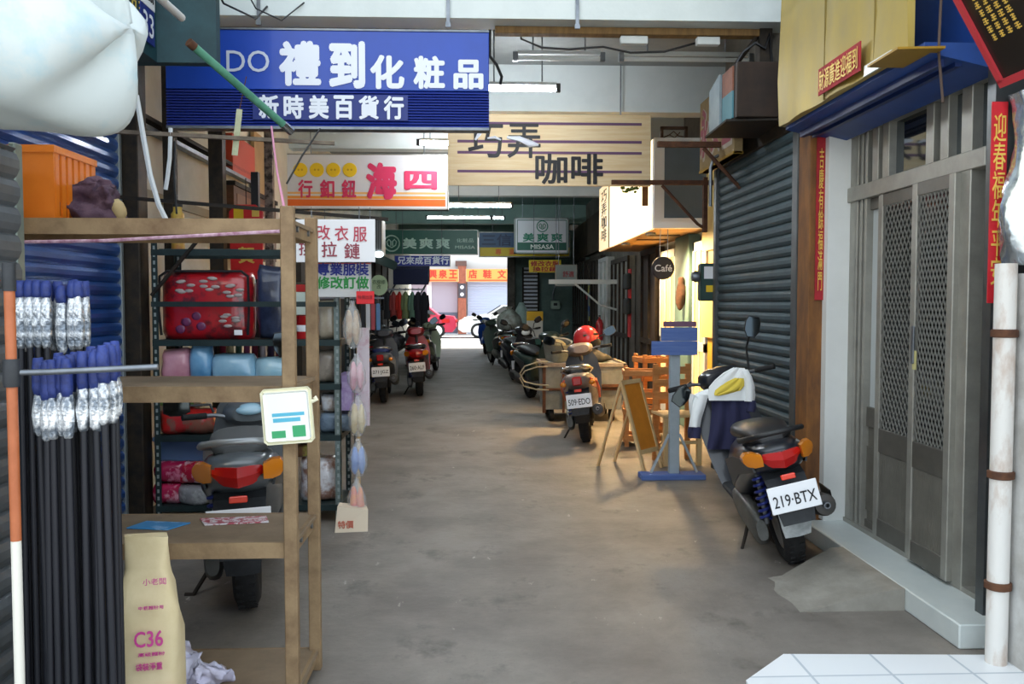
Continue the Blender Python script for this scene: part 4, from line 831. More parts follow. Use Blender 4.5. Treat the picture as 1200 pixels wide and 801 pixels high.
# blue wooden sign stand
s0 = G(787, 560); t = thing('sign_stand', 'grey post stand with blue plank board and blue foot', 'stand', (s0.x, s0.y, 0))
m_bp = M('stand_blue', '#4a64a6', .7, col2='#6079b0', scale=9, stretch=(.4, 1, 6)); m_gp = M('stand_grey', '#aab4ba', .7, col2='#98a3a9', scale=6)
MB().b2((-.275, -.09, 0), (.275, .09, .045), bev=.004).obj('stand_foot', m_bp, t); MB().b2((-.025, -.025, .045), (.06, .035, 1.12), bev=.003).obj('stand_post', m_gp, t)
bm = MB()
for s in (-1, 1): bm.tube([(.02+s*.20, 0, .05), (.02+s*.045, 0, .38)], .014, 4)
bm.obj('stand_brace', m_gp, t)
bm = MB(); bm.b2((-.11, -.05, 1.18), (.20, -.026, 1.295)).b2((-.19, -.052, 1.06), (.20, -.028, 1.178)).obj('sign_board', m_bp, t)
MB().b2((-.09, -.048, 1.30), (.19, -.028, 1.345)).obj('mauve_plank', M('mauve', '#7d5a70', .7, col2='#6a4a5e', scale=8), t)
# crates, A board, wooden chair
m_pine = M('crate_pine', '#c98d50', .65, col2='#b0753b', scale=5, stretch=(1, 1, 5), bump=.05)
def crate_tower(lab, loc, rz, w_, d, lv):
    t = thing('crate_stack', lab, 'crate', loc, rz)
    for s in (-1, 1):
        for q_ in (-1, 1): MB().b2((s*w_/2-s*.045, q_*d/2-q_*.03, 0), (s*w_/2, q_*d/2, lv[-1]+.03), bev=.002).obj('corner_post', m_pine, t)
    for z in lv:
        for q_ in (-1, 1): MB().b2((-w_/2, q_*(d/2+.001), z-.06), (w_/2, q_*(d/2+.016), z), bev=.002).obj('crate_rail', m_pine, t)
        for s in (-1, 1): MB().b2((s*(w_/2+.001), -d/2, z-.06), (s*(w_/2+.016), d/2, z), bev=.002).obj('crate_rail', m_pine, t)
    MB().b2((-w_/2, -d/2, .06), (w_/2, d/2, .08)).b2((-w_/2, -d/2, lv[1]-.05), (w_/2, d/2, lv[1]-.03)).obj('crate_shelf', m_pine, t)
    return t
c0 = G(757, 524); crate_tower('tall slatted pine crate rack beside the grey cart', (c0.x-.02, c0.y+.18, 0), -.12, .36, .32, (.12, .40, .58, .80))
tc = crate_tower('second slatted pine crate set close behind the first one', (c0.x+.20, c0.y+.72, 0), .2, .32, .3, (.14, .45, .70, .90))
a0 = G(767, 552); t = thing('folding_board', 'pale framed folding board with orange panel leaning beside the stand', 'board', (a0.x, a0.y+.05, 0), .85)
def tilt(bm, ang):
    for v in bm.bm.verts: v.co = Matrix.Rotation(ang, 3, 'X') @ v.co
    return bm
m_pale = M('pale_pine', '#d9bb8a', .65, col2='#c7a672', scale=5)
bm = MB()
for s in (-1, 1): bm.b2((s*.155-.016, -.012, 0), (s*.155+.016, .012, .84))
bm.b2((-.17, -.012, .80), (.17, .012, .84)).b2((-.17, -.012, .16), (.17, .012, .20)); tilt(bm, -.30).obj('front_frame', m_pale, t)
tilt(MB().b2((-.14, -.004, .2), (.14, .004, .8)), -.30).obj('orange_panel', M('panel_orange', '#d98a2a', .6, col2='#c67a20', scale=4), t)
bm = MB()
for s in (-1, 1): bm.b2((s*.14-.014, -.01, 0), (s*.14+.014, .01, .8))
tilt(bm, .30)
for v in bm.bm.verts: v.co += Vector((0, .50, 0))
bm.obj('rear_frame', m_pale, t)
for o in t.children:
    for v in o.data.vertices: v.co = Matrix.Rotation(0, 3, 'Z') @ v.co
h0 = G(806, 553); t = thing('wooden_chair', 'rough pine chair partly hidden by the draped jacket', 'chair', (h0.x+.02, h0.y+.3, 0), .1)
for s in (-1, 1):
    MB().b2((s*.16-.022, -.02, 0), (s*.16+.022, .02, .45)).obj('leg', m_pale, t); MB().b2((s*.16-.022, .30, 0), (s*.16+.022, .34, .92)).obj('leg', m_pine, t)
MB().b2((-.19, -.03, .45), (.19, .35, .475), bev=.003).obj('seat', m_pale, t)
for z in (.62, .74, .86): MB().b2((-.18, .29, z-.035), (.18, .31, z+.035)).obj('back_slat', m_pine, t)
MB().b2((-.16, -.012, .2), (.16, .012, .23)).obj('stretcher', m_pale, t)
# grey cart
g0 = G(650, 505); t = thing('metal_cart', 'large grey sheet-metal cart box behind the red scooter', 'cart', (1.25, 11.1, 0))
m_cart = M('cart_grey', '#8e918c', .6, .4, col2='#757874', scale=5)
bm = MB(); bm.hull([(-.44, -.4, .16), (.52, -.4, .16), (.52, .45, .16), (-.44, .45, .16), (-.46, -.42, .72), (.56, -.42, .72), (.56, .47, .72), (-.46, .47, .72)]); bm.obj('cart_box', m_cart, t)
bm = MB(); bm.b2((-.48, -.44, .70), (.58, -.40, .745)).b2((-.48, .45, .70), (.58, .49, .745)).b2((-.49, -.44, .70), (-.45, .49, .745)).b2((.55, -.44, .70), (.59, .49, .745)); bm.obj('top_rim', M('rim_rust', '#86776a', .7, .4, col2='#9a9186', scale=12), t)
bm = MB(); bm.b2((-.47, -.43, .12), (-.43, -.39, .72)).b2((-.22, -.43, .12), (-.19, -.40, .72)).b2((-.47, -.43, .40), (.55, -.405, .43)); bm.obj('edge_brace', m_rust, t)
for x, y in ((-.35, -.3), (.42, -.3), (-.35, .35), (.42, .35)): MB().lathe([(.02, -.03), (.08, -.028), (.085, -.015), (.085, .015), (.08, .028), (.02, .03)], (x, y, .085), 'X', 16).obj('wheel', m_rubber, t, smooth=.6)
MB().b2((.2, -.46, .44), (.5, -.42, .48), bev=.004).obj('handle_bar', m_rust, t)
t = thing('wire_hoop', 'bent wire hoops sticking out from the grey cart corner', 'wire hoop', (.79, 10.63, .745))
for dz, r in ((0, .13), (-.06, .16)): MB().tube([(.05, 0, dz+.02), (-.08, -.02, dz+.02), (-.24, -.03, dz-.03), (-.30, -.03, dz-.12), (-.25, -.03, dz-.22), (-.1, -.03, dz-.26), (.06, -.05, dz-.27)], .009, 6).obj('hoop', M('hoop_metal', '#a79f8a', .5, .5), t, smooth=1)
t = thing('tool_tray', 'dull grey bucket tilted among rags on top of the cart', 'bucket', (1.0, 11.1, .80), 0, None, rx=.25)
MB().lathe([(.02, -.03), (.15, -.03), (.19, .20), (.20, .21), (.175, .20), (.14, 0), (.02, 0)], seg=20).obj('bucket_shell', m_cart, t, smooth=.6); MB().ball((-.02, .02, .14), (.13, .13, .09), 12, 8).jitter(.03, 12).obj('rag', M('rag_olive', '#6d6a54', .9, col2='#9a9070', scale=8), t, smooth=2)
tag(MB().ball((0, 0, 0), (.26, .16, .09), 16, 8).jitter(.06, 9).obj('rag_pile', M('rag_dark', '#3a3a36', .95, col2='#5a544a', scale=8), None, smooth=2), 'dark crumpled rag heap on the cart beside the bucket', 'rags'); bpy.data.objects['rag_pile'].location = (1.45, 11.25, .79)
# helmet on the scooter mirror / cart
hp = W(687, 396, 11.35); t = thing('helmet', 'glossy red open-face helmet resting above the grey cart', 'helmet', (hp.x, 11.35, hp.z), .75); t.scale = (1.28,)*3
bm = MB(); rs = []
for i in range(10):
    z = -.11+.24*i/9; f = math.sqrt(max(.02, 1-((z+.01)/.145)**2)); rs.append([(.125*f*math.cos(a_), .145*f*math.sin(a_), z) for a_ in [2*PI*k/22 for k in range(22)]])
MB().rings(rs).obj('helmet_shell', M('helmet_red', '#c62f38', .2, coat=.7), t, smooth=1.2)
MB().ball((0.01, -.075, -.045), (.095, .085, .075), 14, 9).obj('face_opening', M('helmet_lining', '#151516', .8), t, smooth=2); MB().tube([(-.10, -.06, -.09), (-.06, -.09, -.15), (.02, -.1, -.17), (.08, -.08, -.13)], .008, 6).obj('chin_strap', m_black, t, smooth=1); MB().tube([(-.115, -.055, .03), (0, -.145, .05), (.115, -.055, .03)], .012, 6).obj('visor_trim', m_black, t, smooth=1)
t = thing('helmet_peg', 'thin steel peg rising from the cart beneath the red helmet', 'peg', (hp.x, 11.35, 0)); MB().cyl((0, 0, .74), (0, 0, hp.z-.08), .015, 8).obj('peg_rod', m_steel, t); MB().lathe([(.05, .735), (.05, .75), (.016, .76)], seg=12).obj('peg_foot', m_steel, t)
# far right: bag, bottles, carton, cart with green crate
p = W(597, 378, 20.2); t = thing('plastic_bag', 'knotted translucent plastic bag full of refuse on the olive scooter', 'bag', (p.x, 20.55, .84))
rs = []
for z, r in ((0, .16), (.05, .27), (.18, .31), (.34, .27), (.46, .15), (.52, .06), (.58, .10)): rs.append([(r*(1+.1*math.sin(4*a_+z*20))*math.cos(a_), r*.8*(1+.1*math.sin(5*a_))*math.sin(a_), z) for a_ in [2*PI*k/20 for k in range(20)]])
MB().rings(rs).obj('bag_film', M('bag_film', '#b9c2ba', .35, col2='#7d776a', scale=6), t, smooth=1.2)
t = thing('bottle_bag', 'pale green bag of bottles standing behind the refuse bag', 'bag', (1.05, 21.85, .721)); rs = []
for z, r in ((0, .2), (.1, .24), (.35, .22), (.6, .16), (.8, .05)): rs.append([(r*(1+.1*math.sin(4*a_+z*9))*math.cos(a_), r*.7*math.sin(a_), z) for a_ in [2*PI*k/18 for k in range(18)]])
MB().rings(rs).obj('bag_film', M('bag_green', '#93b3ac', .4, col2='#b9cfc8', scale=5), t, smooth=1.2)
t = thing('delivery_rack', 'dark steel tray rack carrying bags at the end of the scooter row', 'rack', (1.2, 21.9, 0)); 
for x in (-.3, .5):
    for y in (-.25, .55): MB().b2((x-.015, y-.015, 0), (x+.015, y+.015, .72)).obj('leg', m_darkiron, t)
MB().b2((-.33, -.28, .685), (.53, .58, .72)).obj('tray', m_darkiron, t); MB().b2((-.31, -.26, .3), (.5, .55, .33)).obj('lower_tray', m_darkiron, t); MB().b2((-.25, -.29, .45), (.4, -.27, .67)).obj('green_crate_side', M('crate_green', '#5d8a7a', .6), t)
p = W(628, 388, 17.2); t = thing('carton', 'white carton with a yellow top standing behind the black scooters', 'carton', (1.12, 17.6, 0)); MB().b2((-.16, -.12, .80), (.16, .12, 1.14), bev=.004).obj('carton_body', M('carton_white', '#cfd2cc', .6), t); MB().b2((-.165, -.125, 1.14), (.165, .125, 1.33), bev=.004).obj('carton_lid', M('carton_yellow', '#e0b21c', .6), t)
t = thing('stool', 'plain dark metal stool under the yellow topped carton', 'stool', (1.12, 17.6, 0)); MB().b2((-.18, -.16, .765), (.18, .16, .799)).obj('seat', m_darkiron, t)
for x in (-.15, .15):
    for y in (-.13, .13): MB().cyl((x, y, 0), (x, y, .77), .013, 8).obj('leg', m_darkiron, t)
a = W(613, 375, 22.6); b = W(632, 318, 22.6); t = thing('folding_gate', 'black and white striped folding gate on the teal end wall', 'gate', ((a.x+b.x)/2, 22.85, 0)); hw = (b.x-a.x)/2
for s in (-1, 1): MB().b2((s*hw*.95-.02, -.05, 0), (s*hw*.95+.02, .1, 2.45)).obj('side_post', m_darkiron, t)
bm = MB()
for k in range(24): bm.b2((-hw*.9, -.02, .1+k*.1), (hw*.9, .02, .15+k*.1))
bm.obj('white_slats', M('slat_white', '#c6cbd6', .6), t); MB().b2((-hw*.9, .03, 0), (hw*.9, .08, 2.45)).obj('dark_backing', m_black, t)
tag(MB().b2((.72, 22.6, 0), (.918, 22.99, 3.0), bev=.01).obj('end_post', M('grime_post', '#3a3733', .8, col2='#6a655c', scale=4)), 'grimy post where the alley opens to the bright street', 'post')
a = W(651, 357, 22.8); t = thing('gas_meter', 'pale green gas meter on the teal end wall', 'meter', (a.x, 22.9, a.z)); MB().box((0, 0, 0), (.26, .16, .24), bev=.04, seg=2).obj('meter_case', M('meter_green', '#a9bfb0', .5), t); MB().b2((-.05, -.085, -.02), (.05, -.08, .05)).obj('dial_window', m_black, t); MB().tube([(-.06, 0, .1), (-.06, 0, .3), (0, .02, .5)], .02, 8).obj('gas_pipe', m_steel, t)
bm = MB()
a = W(672, 384, 17.4); t = thing('fire_extinguisher', 'red fire extinguisher hung on the old shopfronts', 'extinguisher', (a.x, 17.0, a.z)); t.location.x = 2.38
MB().lathe([(.02, -.24), (.07, -.235), (.075, -.2), (.075, .10), (.05, .17), (.025, .19), (.025, .23)], seg=18).obj('cylinder_body', M('extinguisher_red', '#c2222a', .3, coat=.4), t, smooth=.7); MB().tube([(.0, 0, .22), (-.07, 0, .2), (-.09, 0, .0), (-.08, 0, -.15)], .012, 8).obj('hose', m_black, t, smooth=1); MB().box((0, 0, .25), (.03, .12, .03), bev=.006).obj('valve_handle', m_black, t)
t = thing('wall_bracket', 'long white awning bracket arm beyond the cafe light box', 'bracket', (2.45, 15.6, 1.88)); MB().b2((-1.2, -.03, -.03), (0.05, .03, .05)).obj('bracket_arm', M('bracket_white', '#c2c8c4', .6), t)
MB().tube([(-.75, 0, 0), (-.25, 0, -.42), (.05, 0, -.5)], .02, 6).obj('bracket_brace', M('bracket_white'), t)
t = thing('poster_strip', 'strip of colourful small posters on the old shopfront', 'poster', (2.44, 19.2, 1.1)); MB().b2((0, -.12, 0), (.01, .12, .9)).obj('poster_sheet', M('poster_blue', '#3a6aa8', .6, col2='#c9c24a', scale=5, mix=(.48, .52)), t); MB().lathe([(.003, -.01), (.07, -.006), (.07, 0)], (0, .3, .55), 'X', 16).obj('red_disc', M('disc_red', '#c23040', .5), t)
# cars in the street
def car(lab, loc, s, paint, L_=4.4):
    t = thing('car', lab, 'car', loc, 0); H = lambda u: u*s
    prof = [(0, .45), (.02, .78), (.12, .93), (.75, .98), (1.25, 1.38), (2.5, 1.42), (3.15, 1.02), (4.15, .88), (4.38, .7), (4.4, .38), (4.2, .25), (.15, .25)]
    P_ = [(s*(u), v) for u, v in prof]
    bm = MB(); rs = []
    for y, k in ((-.82, .9), (-.84, 1), (.84, 1), (.82, .9)): rs.append([(x, y*(1 if z < .98 else .82), z if k == 1 else z*.98+.01) for x, z in P_])
    bm.rings(rs).obj('car_body', paint, t, smooth=.5)
    win = [(.85, 1.0), (1.29, 1.33), (2.46, 1.36), (3.02, 1.03)]
    bm = MB(); bm.prism([(s*u, v) for u, v in win], lambda u, v, w_: (u, -.855+w_+ (0 if v < 1.1 else .135), v), .02); bm.obj('side_window', m_darkglass, t)
    bm = MB(); bm.hull([(s*3.12, -.6, 1.045), (s*3.12, .6, 1.045), (s*2.56, .55, 1.40), (s*2.56, -.55, 1.40), (s*3.17, -.6, 1.045), (s*3.17, .6, 1.045), (s*2.6, .55, 1.415), (s*2.6, -.55, 1.415)]); bm.obj('windscreen', m_darkglass, t)
    for u in (.8, 3.55):
        for y in (-.80, .62):
            wl = MB().lathe([(.05, 0), (.30, 0), (.32, .03), (.32, .15), (.30, .18), (.05, .18)], (0, 0, 0), 'Y', 24).obj('wheel', m_rubber, t, smooth=.6); wl.location = (s*u, y-.06, .32)
            MB().lathe([(.02, -.012), (.19, -.008), (.21, .0)], (0, 0, 0), 'Y', 20).obj('hub_cap', m_white, wl, smooth=.6)
    for y in (-.62, .62): MB().box((s*.0, y, .72), (.05, .3, .14), bev=.01).obj('tail_lamp', m_red_lens, t); MB().box((s*4.33, y, .68), (.08, .3, .14), bev=.01).obj('head_lamp', m_lampw, t)
    MB().box((s*.45, -.835, .74), (.34, .012, .16), bev=.004).obj('side_lamp', m_red_lens if s < 0 else m_lampw, t)
    return t
m_lampw = M('lamp_white', '#dfe4e6', .2)
car('pinkish red sedan at the mouth of the sunny street', (-1.05, 37.6, 0), -1, BODY('sedan_red', '#b8304c'))
cw_ = car('white sedan showing its front wheel beyond the blue scooter', (4.0, 37.4, 0), -1, BODY('sedan_white', '#eef0f0'))
cw_.location.x = 3.45
# ================================================================== LEFT SIDE OBJECTS
# ---- tarp bundle
m_tarp = M('tarp_white', '#c9d3d3', .75, col2='#a3c9d6', scale=3.5, mix=(.52, .72), bump=.12, bscale=8)
bm = MB(); rs = []; random.seed(2)
for i in range(40):
    u = 1-(1-i/39)**1.6; x = -2.42+u*1.40; e = (1-min(.999, max(0, (u-.84)/.16)**3.0))**.42; k = []
    for j in range(32):
        a = 2*PI*j/32; n_ = 2.5; c, s_ = math.cos(a), math.sin(a)
        ry = .30*e*(1+.03*math.sin(3*a+6*u)); rzz = .29*e*(1+.04*math.sin(5*a+9*u))
        k.append((x+.04*math.sin(4*a+u*7)*(u > .1), 2.50+ry*math.copysign(abs(c)**(2/n_), c), 2.295+.03*math.sin(u*4)+rzz*math.copysign(abs(s_)**(2/n_), s_)))
    rs.append(k)
bm.rings(rs).jitter(.018, 5); tag(bm.obj('tarpaulin_bundle', m_tarp, smooth=2.5), 'bulging white tarpaulin bundle with pale blue stains above the pole display', 'tarpaulin')
# ---- teal box sign at the top
t = thing('box_sign', 'dark teal box sign with yellow lettering beside the white tarpaulin', 'sign', (-1.92, 4.6, 2.93))
m_tb = M('boxsign_teal', '#12404a', .55, col2='#0f333c', scale=4)
MB().b2((-.48, -.7, 0), (0, .62, .9)).obj('sign_box', m_tb, t); MB().b2((-.5, .62, .0), (.35, .70, .9)).obj('side_board', M('boxsign_slate', '#2a4a50', .65, col2='#213c42', scale=5), t)
text('lettering', 'TENNCEA', m_yellow, t, (.003, .22, .50), w=.62, h=.14, face='+X', bold=.01); text('lettering', '日用五金', M('dull_yellow', '#b7a04a', .6), t, (.003, .22, .24), w=.5, h=.14, face='+X')
t = thing('house_number_plate', 'small navy house number plate with white top on the teal box sign', 'number plate', (-1.912, 5.06, 3.0))
MB().b2((-.006, -.10, 0), (.004, .10, .34)).obj('plate_back', M('plate_navy', '#1c2c7c', .45), t); MB().b2((-.004, -.10, .2), (.008, .10, .34)).obj('street_strip', m_white, t)
text('lettering', '33', m_white_ink, t, (.0045, 0, .10), w=.15, h=.13, face='+X', bold=.01); text('lettering', '永樂街', m_ink, t, (.0085, 0, .27), w=.16, h=.07, face='+X')
tag(MB().tube([W(174, -14, 4.35), W(213, 21, 4.75)], .021, 10).obj('white_pole', M('rusty_white_pole', '#cfd0cd', .5, col2='#a97a5a', scale=6, mix=(.55, .75)), smooth=SM), 'short white pole with rusty end poking out over the teal box sign', 'pole')
t = thing('green_pipe', 'peeling green pipe slanting in front of the blue sign', 'pipe', (0, 0, 0))
pa, pb = W(223, 51, 4.75), W(339, 152, 5.35)
MB().cyl(pa, pb, .023, 14).obj('pipe', M('green_pipe_paint', '#3f7d66', .5, col2='#5d9a80', scale=9), t, smooth=SM); MB().cyl(pb+(pa-pb).normalized()*.06, pb+(pb-pa).normalized()*.02, .026, 14).obj('pipe_end', m_chrome, t, smooth=SM); MB().cyl(pa+(pa-pb).normalized()*.012, pa+(pb-pa).normalized()*.03, .0245, 14).obj('rust_end', m_rust, t, smooth=SM)
m_gal = M('dusty_angle', '#5f544a', .8, .3, col2='#7d7264', scale=10)
pa, pb = W(60, 150, 5.0), W(392, 168, 5.45); bm = MB(); bm.tube([pa, pb], .016, 4); o = bm.obj('angle_bar', m_gal); tag(o, 'dusty perforated angle bar running across below the blue sign', 'bar')
for k, (pts, lab, m_, r) in enumerate((
    ([(160, 112), (168, 160), (176, 205), (186, 240), (197, 262)], 'white plastic strip hanging down past the blue shutter edge', M('strip_white', '#d3d8da', .5, alpha=.95), .016),
    ([(200, 150), (199, 185), (196, 210), (194, 222)], 'short white plastic strip hanging from the angle bar', M('strip_white'), .013))):
    tag(MB().tube([W(px, py, 5.05 if k == 0 else 5.18) for px, py in pts], r, 6).obj('plastic_strip', m_, smooth=1), lab, 'strip')
a = W(278, 155, 5.3); t = thing('paper_tag', 'pale yellow paper tag dangling from the angle bar', 'tag', a, 0, None, ry=.12); MB().b2((-.018, -.004, -.14), (.018, 0, .14)).obj('tag_sheet', M('tag_paper', '#c3c6a6', .8, col2='#a7ab8a', scale=12), t); MB().cyl((0, -.002, .14), (.02, -.002, .34), .003, 5).obj('tag_string', m_rust, t)
for px0, py0, px1, py1, lab, m_ in ((318, 148, 336, 258, 'pink string running down to the metal shelf post', M('string_pink', '#c98aa6', .8)), (375, 151, 336, 215, 'black cord slanting between angle bar and button sign', m_black), (205, 165, 207, 250, 'thin black cord hanging before the cream wall', m_black)):
    tag(MB().tube([W(px0, py0, 5.2), W((px0+px1)/2-2, (py0+py1)/2, 5.0), W(px1, py1, 4.9 if px1 != 336 or py1 < 230 else 3.12)], .006, 6).obj('string_line', m_, smooth=1), lab, 'string')
# ---- brown metal shelf
SX0, SX1, SY0, SY1 = -1.95, -.655, 3.05, 3.47
m_sp = M('shelf_paint', '#947c5c', .7, .1, col2='#6f573e', scale=7, mix=(.4, .7), bump=.08); m_sb = M('shelf_board', '#8b7860', .7, col2='#73614b', scale=4, bump=.06)
t = thing('shelf_unit', 'brown painted metal shelf unit standing in front of the blue shutter', 'shelf', ((SX0+SX1)/2, SY0, 0)); cx = (SX0+SX1)/2; hw = (SX1-SX0)/2; dp = SY1-SY0
for sx in (-1, 1):
    for y in (0, dp): MB().b2((sx*hw-sx*.046, y-.02, 0), (sx*hw, y+.02, 1.84), bev=.003).obj('post', m_sp, t)
for z in (1.795, 1.205, .645, .085):
    o = MB().b2((-hw+.01, .0, z-.014), (hw-.01, dp, z)).obj('shelf_board', m_sb, t)
    bm = MB(); bm.b2((-hw, -.012, z-.055), (hw-.04, 0, z+.001)).b2((-hw, dp, z-.055), (hw-.04, dp+.012, z+.001)).b2((hw-.03, 0.02, z-.055), (hw-.018, dp-.02, z+.001)); bm.obj('shelf_lip', m_sp, o)
bm = MB()
for z in (1.77, .62):
    for y in (.12, .32): bm.cyl((hw-.018, y, z), (hw-.010, y, z), .011, 8)
bm.obj('bolt', m_steel, t)
pz = 1.797
t = thing('plastic_crate', 'orange slatted plastic crate on the top board of the brown shelf', 'crate', (-1.63, 3.26, pz)); m_oc = M('crate_orange', '#d9791c', .45, col2='#c9690f', scale=3)
bm = MB(); bm.b2((-.12, -.16, 0), (.12, .16, .015)); bm.b2((-.125, -.165, 0), (.125, -.155, .25)); bm.b2((-.125, .155, 0), (.125, .165, .25)).b2((-.13, -.17, .235), (.13, -.15, .26)).b2((-.13, .15, .235), (.13, .17, .26)).b2((-.13, -.149, .235), (-.115, .149, .26)).b2((.115, -.149, .235), (.13, .149, .26)); bm.obj('crate_shell', m_oc, t)
for s in (-1, 1):
    bm = MB()
    for k in range(7): yk = -.155+k*.0475; bm.b2((s*.118, yk, 0), (s*.126, yk+.028, .24))
    bm.obj('side_slats', m_oc, t)
t = thing('cloth_bundle', 'dusty purple cloth bundle beside the orange crate', 'bundle', (-1.45, 3.28, pz)); m_pb = M('bundle_purple', '#352234', .95, col2='#5a4450', scale=14, bump=.3, bscale=20)
MB().ball((.02, 0, .10), (.085, .075, .075), 40, 26).jitter(.05, 11).jitter(.02, 40).obj('bundle_top', m_pb, t, smooth=2); MB().ball((-.03, 0, .035), (.15, .08, .045), 40, 20).jitter(.04, 9).jitter(.014, 40).obj('bundle_base', m_pb, t, smooth=2); MB().ball((.10, -.03, .05), (.03, .03, .04), 8, 6).jitter(.02, 20).obj('pale_fold', M('fold_cream', '#a8946a', .9), t, smooth=2)
bm = MB(); bm.tube([(-.70, 3.02, 1.75), (-.95, 3.01, 1.735), (-1.3, 3.01, 1.715), (-1.62, 3.02, 1.71)], .006, 6); tag(bm.obj('twine_loop', M('twine_pink', '#c8a8b8', .85, col2='#8a5a70', scale=30)), 'pink and white twine stretched along the top lip of the shelf', 'twine')
def flyer(lab, pts, z, col, col2, sc=9):
    P4 = [G(px, py, z) for px, py in pts]; bm = MB(); bm.hull([tuple(p) for p in P4]+[(p.x, p.y, z+.004) for p in P4]); return tag(bm.obj('flyer', M('flyer_'+col[1:], col, .4, col2=col2, scale=sc, mix=(.47, .53))), lab, 'flyer')
flyer('blue leaflet lying on the third shelf board', ((148, 619), (172, 611), (223, 613), (196, 621)), .647, '#3f8fc9', '#8ab8e0')
flyer('long colourful leaflet lying near the shelf post', ((240, 615.5), (234, 608), (312, 605), (315, 612)), .647, '#e3dde0', '#b04a5a', 40)
t = thing('hanging_placard', 'cream plastic placard with a blue and green print tied to the shelf post', 'placard', W(337, 487, 3.00), 0, None, ry=-.07)
m_pc = M('placard_cream', '#e6e2c6', .4); MB().b2((-.088, -.004, -.098), (.088, .006, .098), bev=.012).obj('placard_board', m_pc, t); MB().b2((-.078, -.006, -.086), (.078, -.003, .086), bev=.008).obj('print_sheet', M('print_white', '#f2f4ee', .45), t)
MB().b2((-.052, -.0072, .0), (.06, -.005, .012)).b2((-.05, -.0072, -.02), (.045, -.005, -.006)).obj('blue_lines', M('print_blue', '#58b4cf', .5), t); bm = MB(); bm.b2((-.058, -.0072, -.075), (-.01, -.005, -.05)).b2((.015, -.0072, -.075), (.06, -.005, -.035)); bm.obj('green_marks', M('print_green', '#3aa46a', .5), t); MB().tube([(.088, 0, .045), (.105, 0, .05), (.098, 0, .06)], .008, 6).obj('tie_clip', m_pc, t)
# white carrier bag on the bottom board
t = thing('carrier_bag', 'crumpled white carrier bag on the bottom board of the shelf', 'bag', (-1.10, 3.19, .087)); m_cb = M('carrier_white', '#d9d8e6', .6, col2='#b9b6cc', scale=9, bump=.3, bscale=14)
MB().ball((-.05, 0, .06), (.075, .09, .06), 48, 30).jitter(.05, 13).jitter(.02, 45).obj('bag_body', m_cb, t, smooth=2); MB().ball((.07, -.02, .035), (.09, .05, .035), 40, 24).jitter(.045, 16).jitter(.018, 45).obj('bag_knot', m_cb, t, smooth=2)
# paper sack
def sack(lab, x, y, w_, d, h_, mat, neck=True, rz=0):
    t = thing('paper_sack', lab, 'sack', (x, y, 0), rz); rs = []
    prof = [(0, .9, .9), (.03, 1, 1), (.25, 1.04, 1.05), (.55, 1.0, 1.0), (.68, .95, .85), (.78, .78, .6)] + ([(.82, .66, .42), (.86, .60, .34), (1.0, .66, .30)] if neck else [])
    for z, a_, b_ in prof: rs.append([(w_/2*a_*math.copysign(abs(math.cos(u))**.5, math.cos(u))+.006*math.sin(z*23+3*u), d/2*b_*math.copysign(abs(math.sin(u))**.6, math.sin(u)), z*h_) for u in [2*PI*k/26 for k in range(26)]])
    MB().rings(rs).jitter(.012, 9).obj('sack_body', mat, t, smooth=1.2); return t
m_kr = M('kraft_cream', '#d6c6a0', .75, col2='#c8b68c', scale=5, bump=.12, bscale=10)
t = sack('cream paper sack with a folded neck and magenta print before the shelf', -1.095, 2.82, .205, .17, .735, m_kr, rz=.2)
m_mag = M('print_magenta', '#c23f8a', .7)
text('lettering', 'C36', m_mag, t, (.012, -.091, .425), w=.085, h=.05, bold=.02); text('lettering', '小老闆', m_mag, t, (.03, -.075, .605), w=.07, h=.022, bold=.01); text('lettering', '中筋麵粉用', m_mag, t, (.02, -.089, .525), w=.075, h=.012); text('lettering', '高級麵粉', m_mag, t, (.02, -.0925, .375), w=.08, h=.012); text('lettering', '袋裝淨重', m_mag, t, (.012, -.0925, .335), w=.08, h=.024)
MB().b2((-.07, -.0935, .24), (.09, -.086, .262)).obj('base_stripe', m_mag, t)
t = sack('second open cream sack half hidden by the black poles', -1.245, 2.95, .19, .17, .50, m_kr, False)
MB().ball((0.02, 0, .44), (.07, .06, .09), 12, 8).jitter(.04, 12).obj('navy_cloth', M('cloth_navy', '#1d2f6e', .8), t, smooth=2); MB().tube([(-.05, -.03, .52), (0, -.05, .55), (.05, -.03, .5), (.08, 0, .47)], .018, 8).obj('yellow_strap', m_yellow, t, smooth=1)
# ---- wrapped poles
m_pole = M('pole_black', '#15181f', .5, .2, col2='#23222a', scale=3, stretch=(6, 6, .4)); m_tip = M('tip_blue', '#2c3f86', .6, col2='#1d2a60', scale=30, bump=.2)
m_wrap = M('clear_wrap', '#7b848e', .12, .45, col2='#f3f6f8', scale=30, mix=(.42, .6), bump=.6, bscale=60)
def pole(x, y, top, lab, grp, tilt_=0., tip=.10, wl=.11):
    t = thing('wrapped_pole', lab, 'pole', (x, y, 0), 0, grp, ry=tilt_)
    MB().cyl((0, 0, 0), (0, 0, top-tip-.02), .0095, 10).obj('pole_shaft', m_pole, t, smooth=SM)
    bm = MB(); bm.lathe([(.010, top-tip-wl), (.015, top-tip-wl*.9), (.018, top-tip-wl*.5), (.017, top-tip-wl*.2), (.012, top-tip+.005)], seg=10); bm.jitter(.004, 40, x*50).obj('plastic_wrap', m_wrap, t, smooth=1.5)
    bm = MB(); bm.lathe([(.013, top-tip), (.0165, top-tip*.8), (.016, top-tip*.3), (.012, top)], seg=10); bm.jitter(.003, 60, x*40).obj('blue_tip', m_tip, t, smooth=1.5)
random.seed(11)
LAB = 'black pole with clear wrapped end and blue tip in the {} bunch'
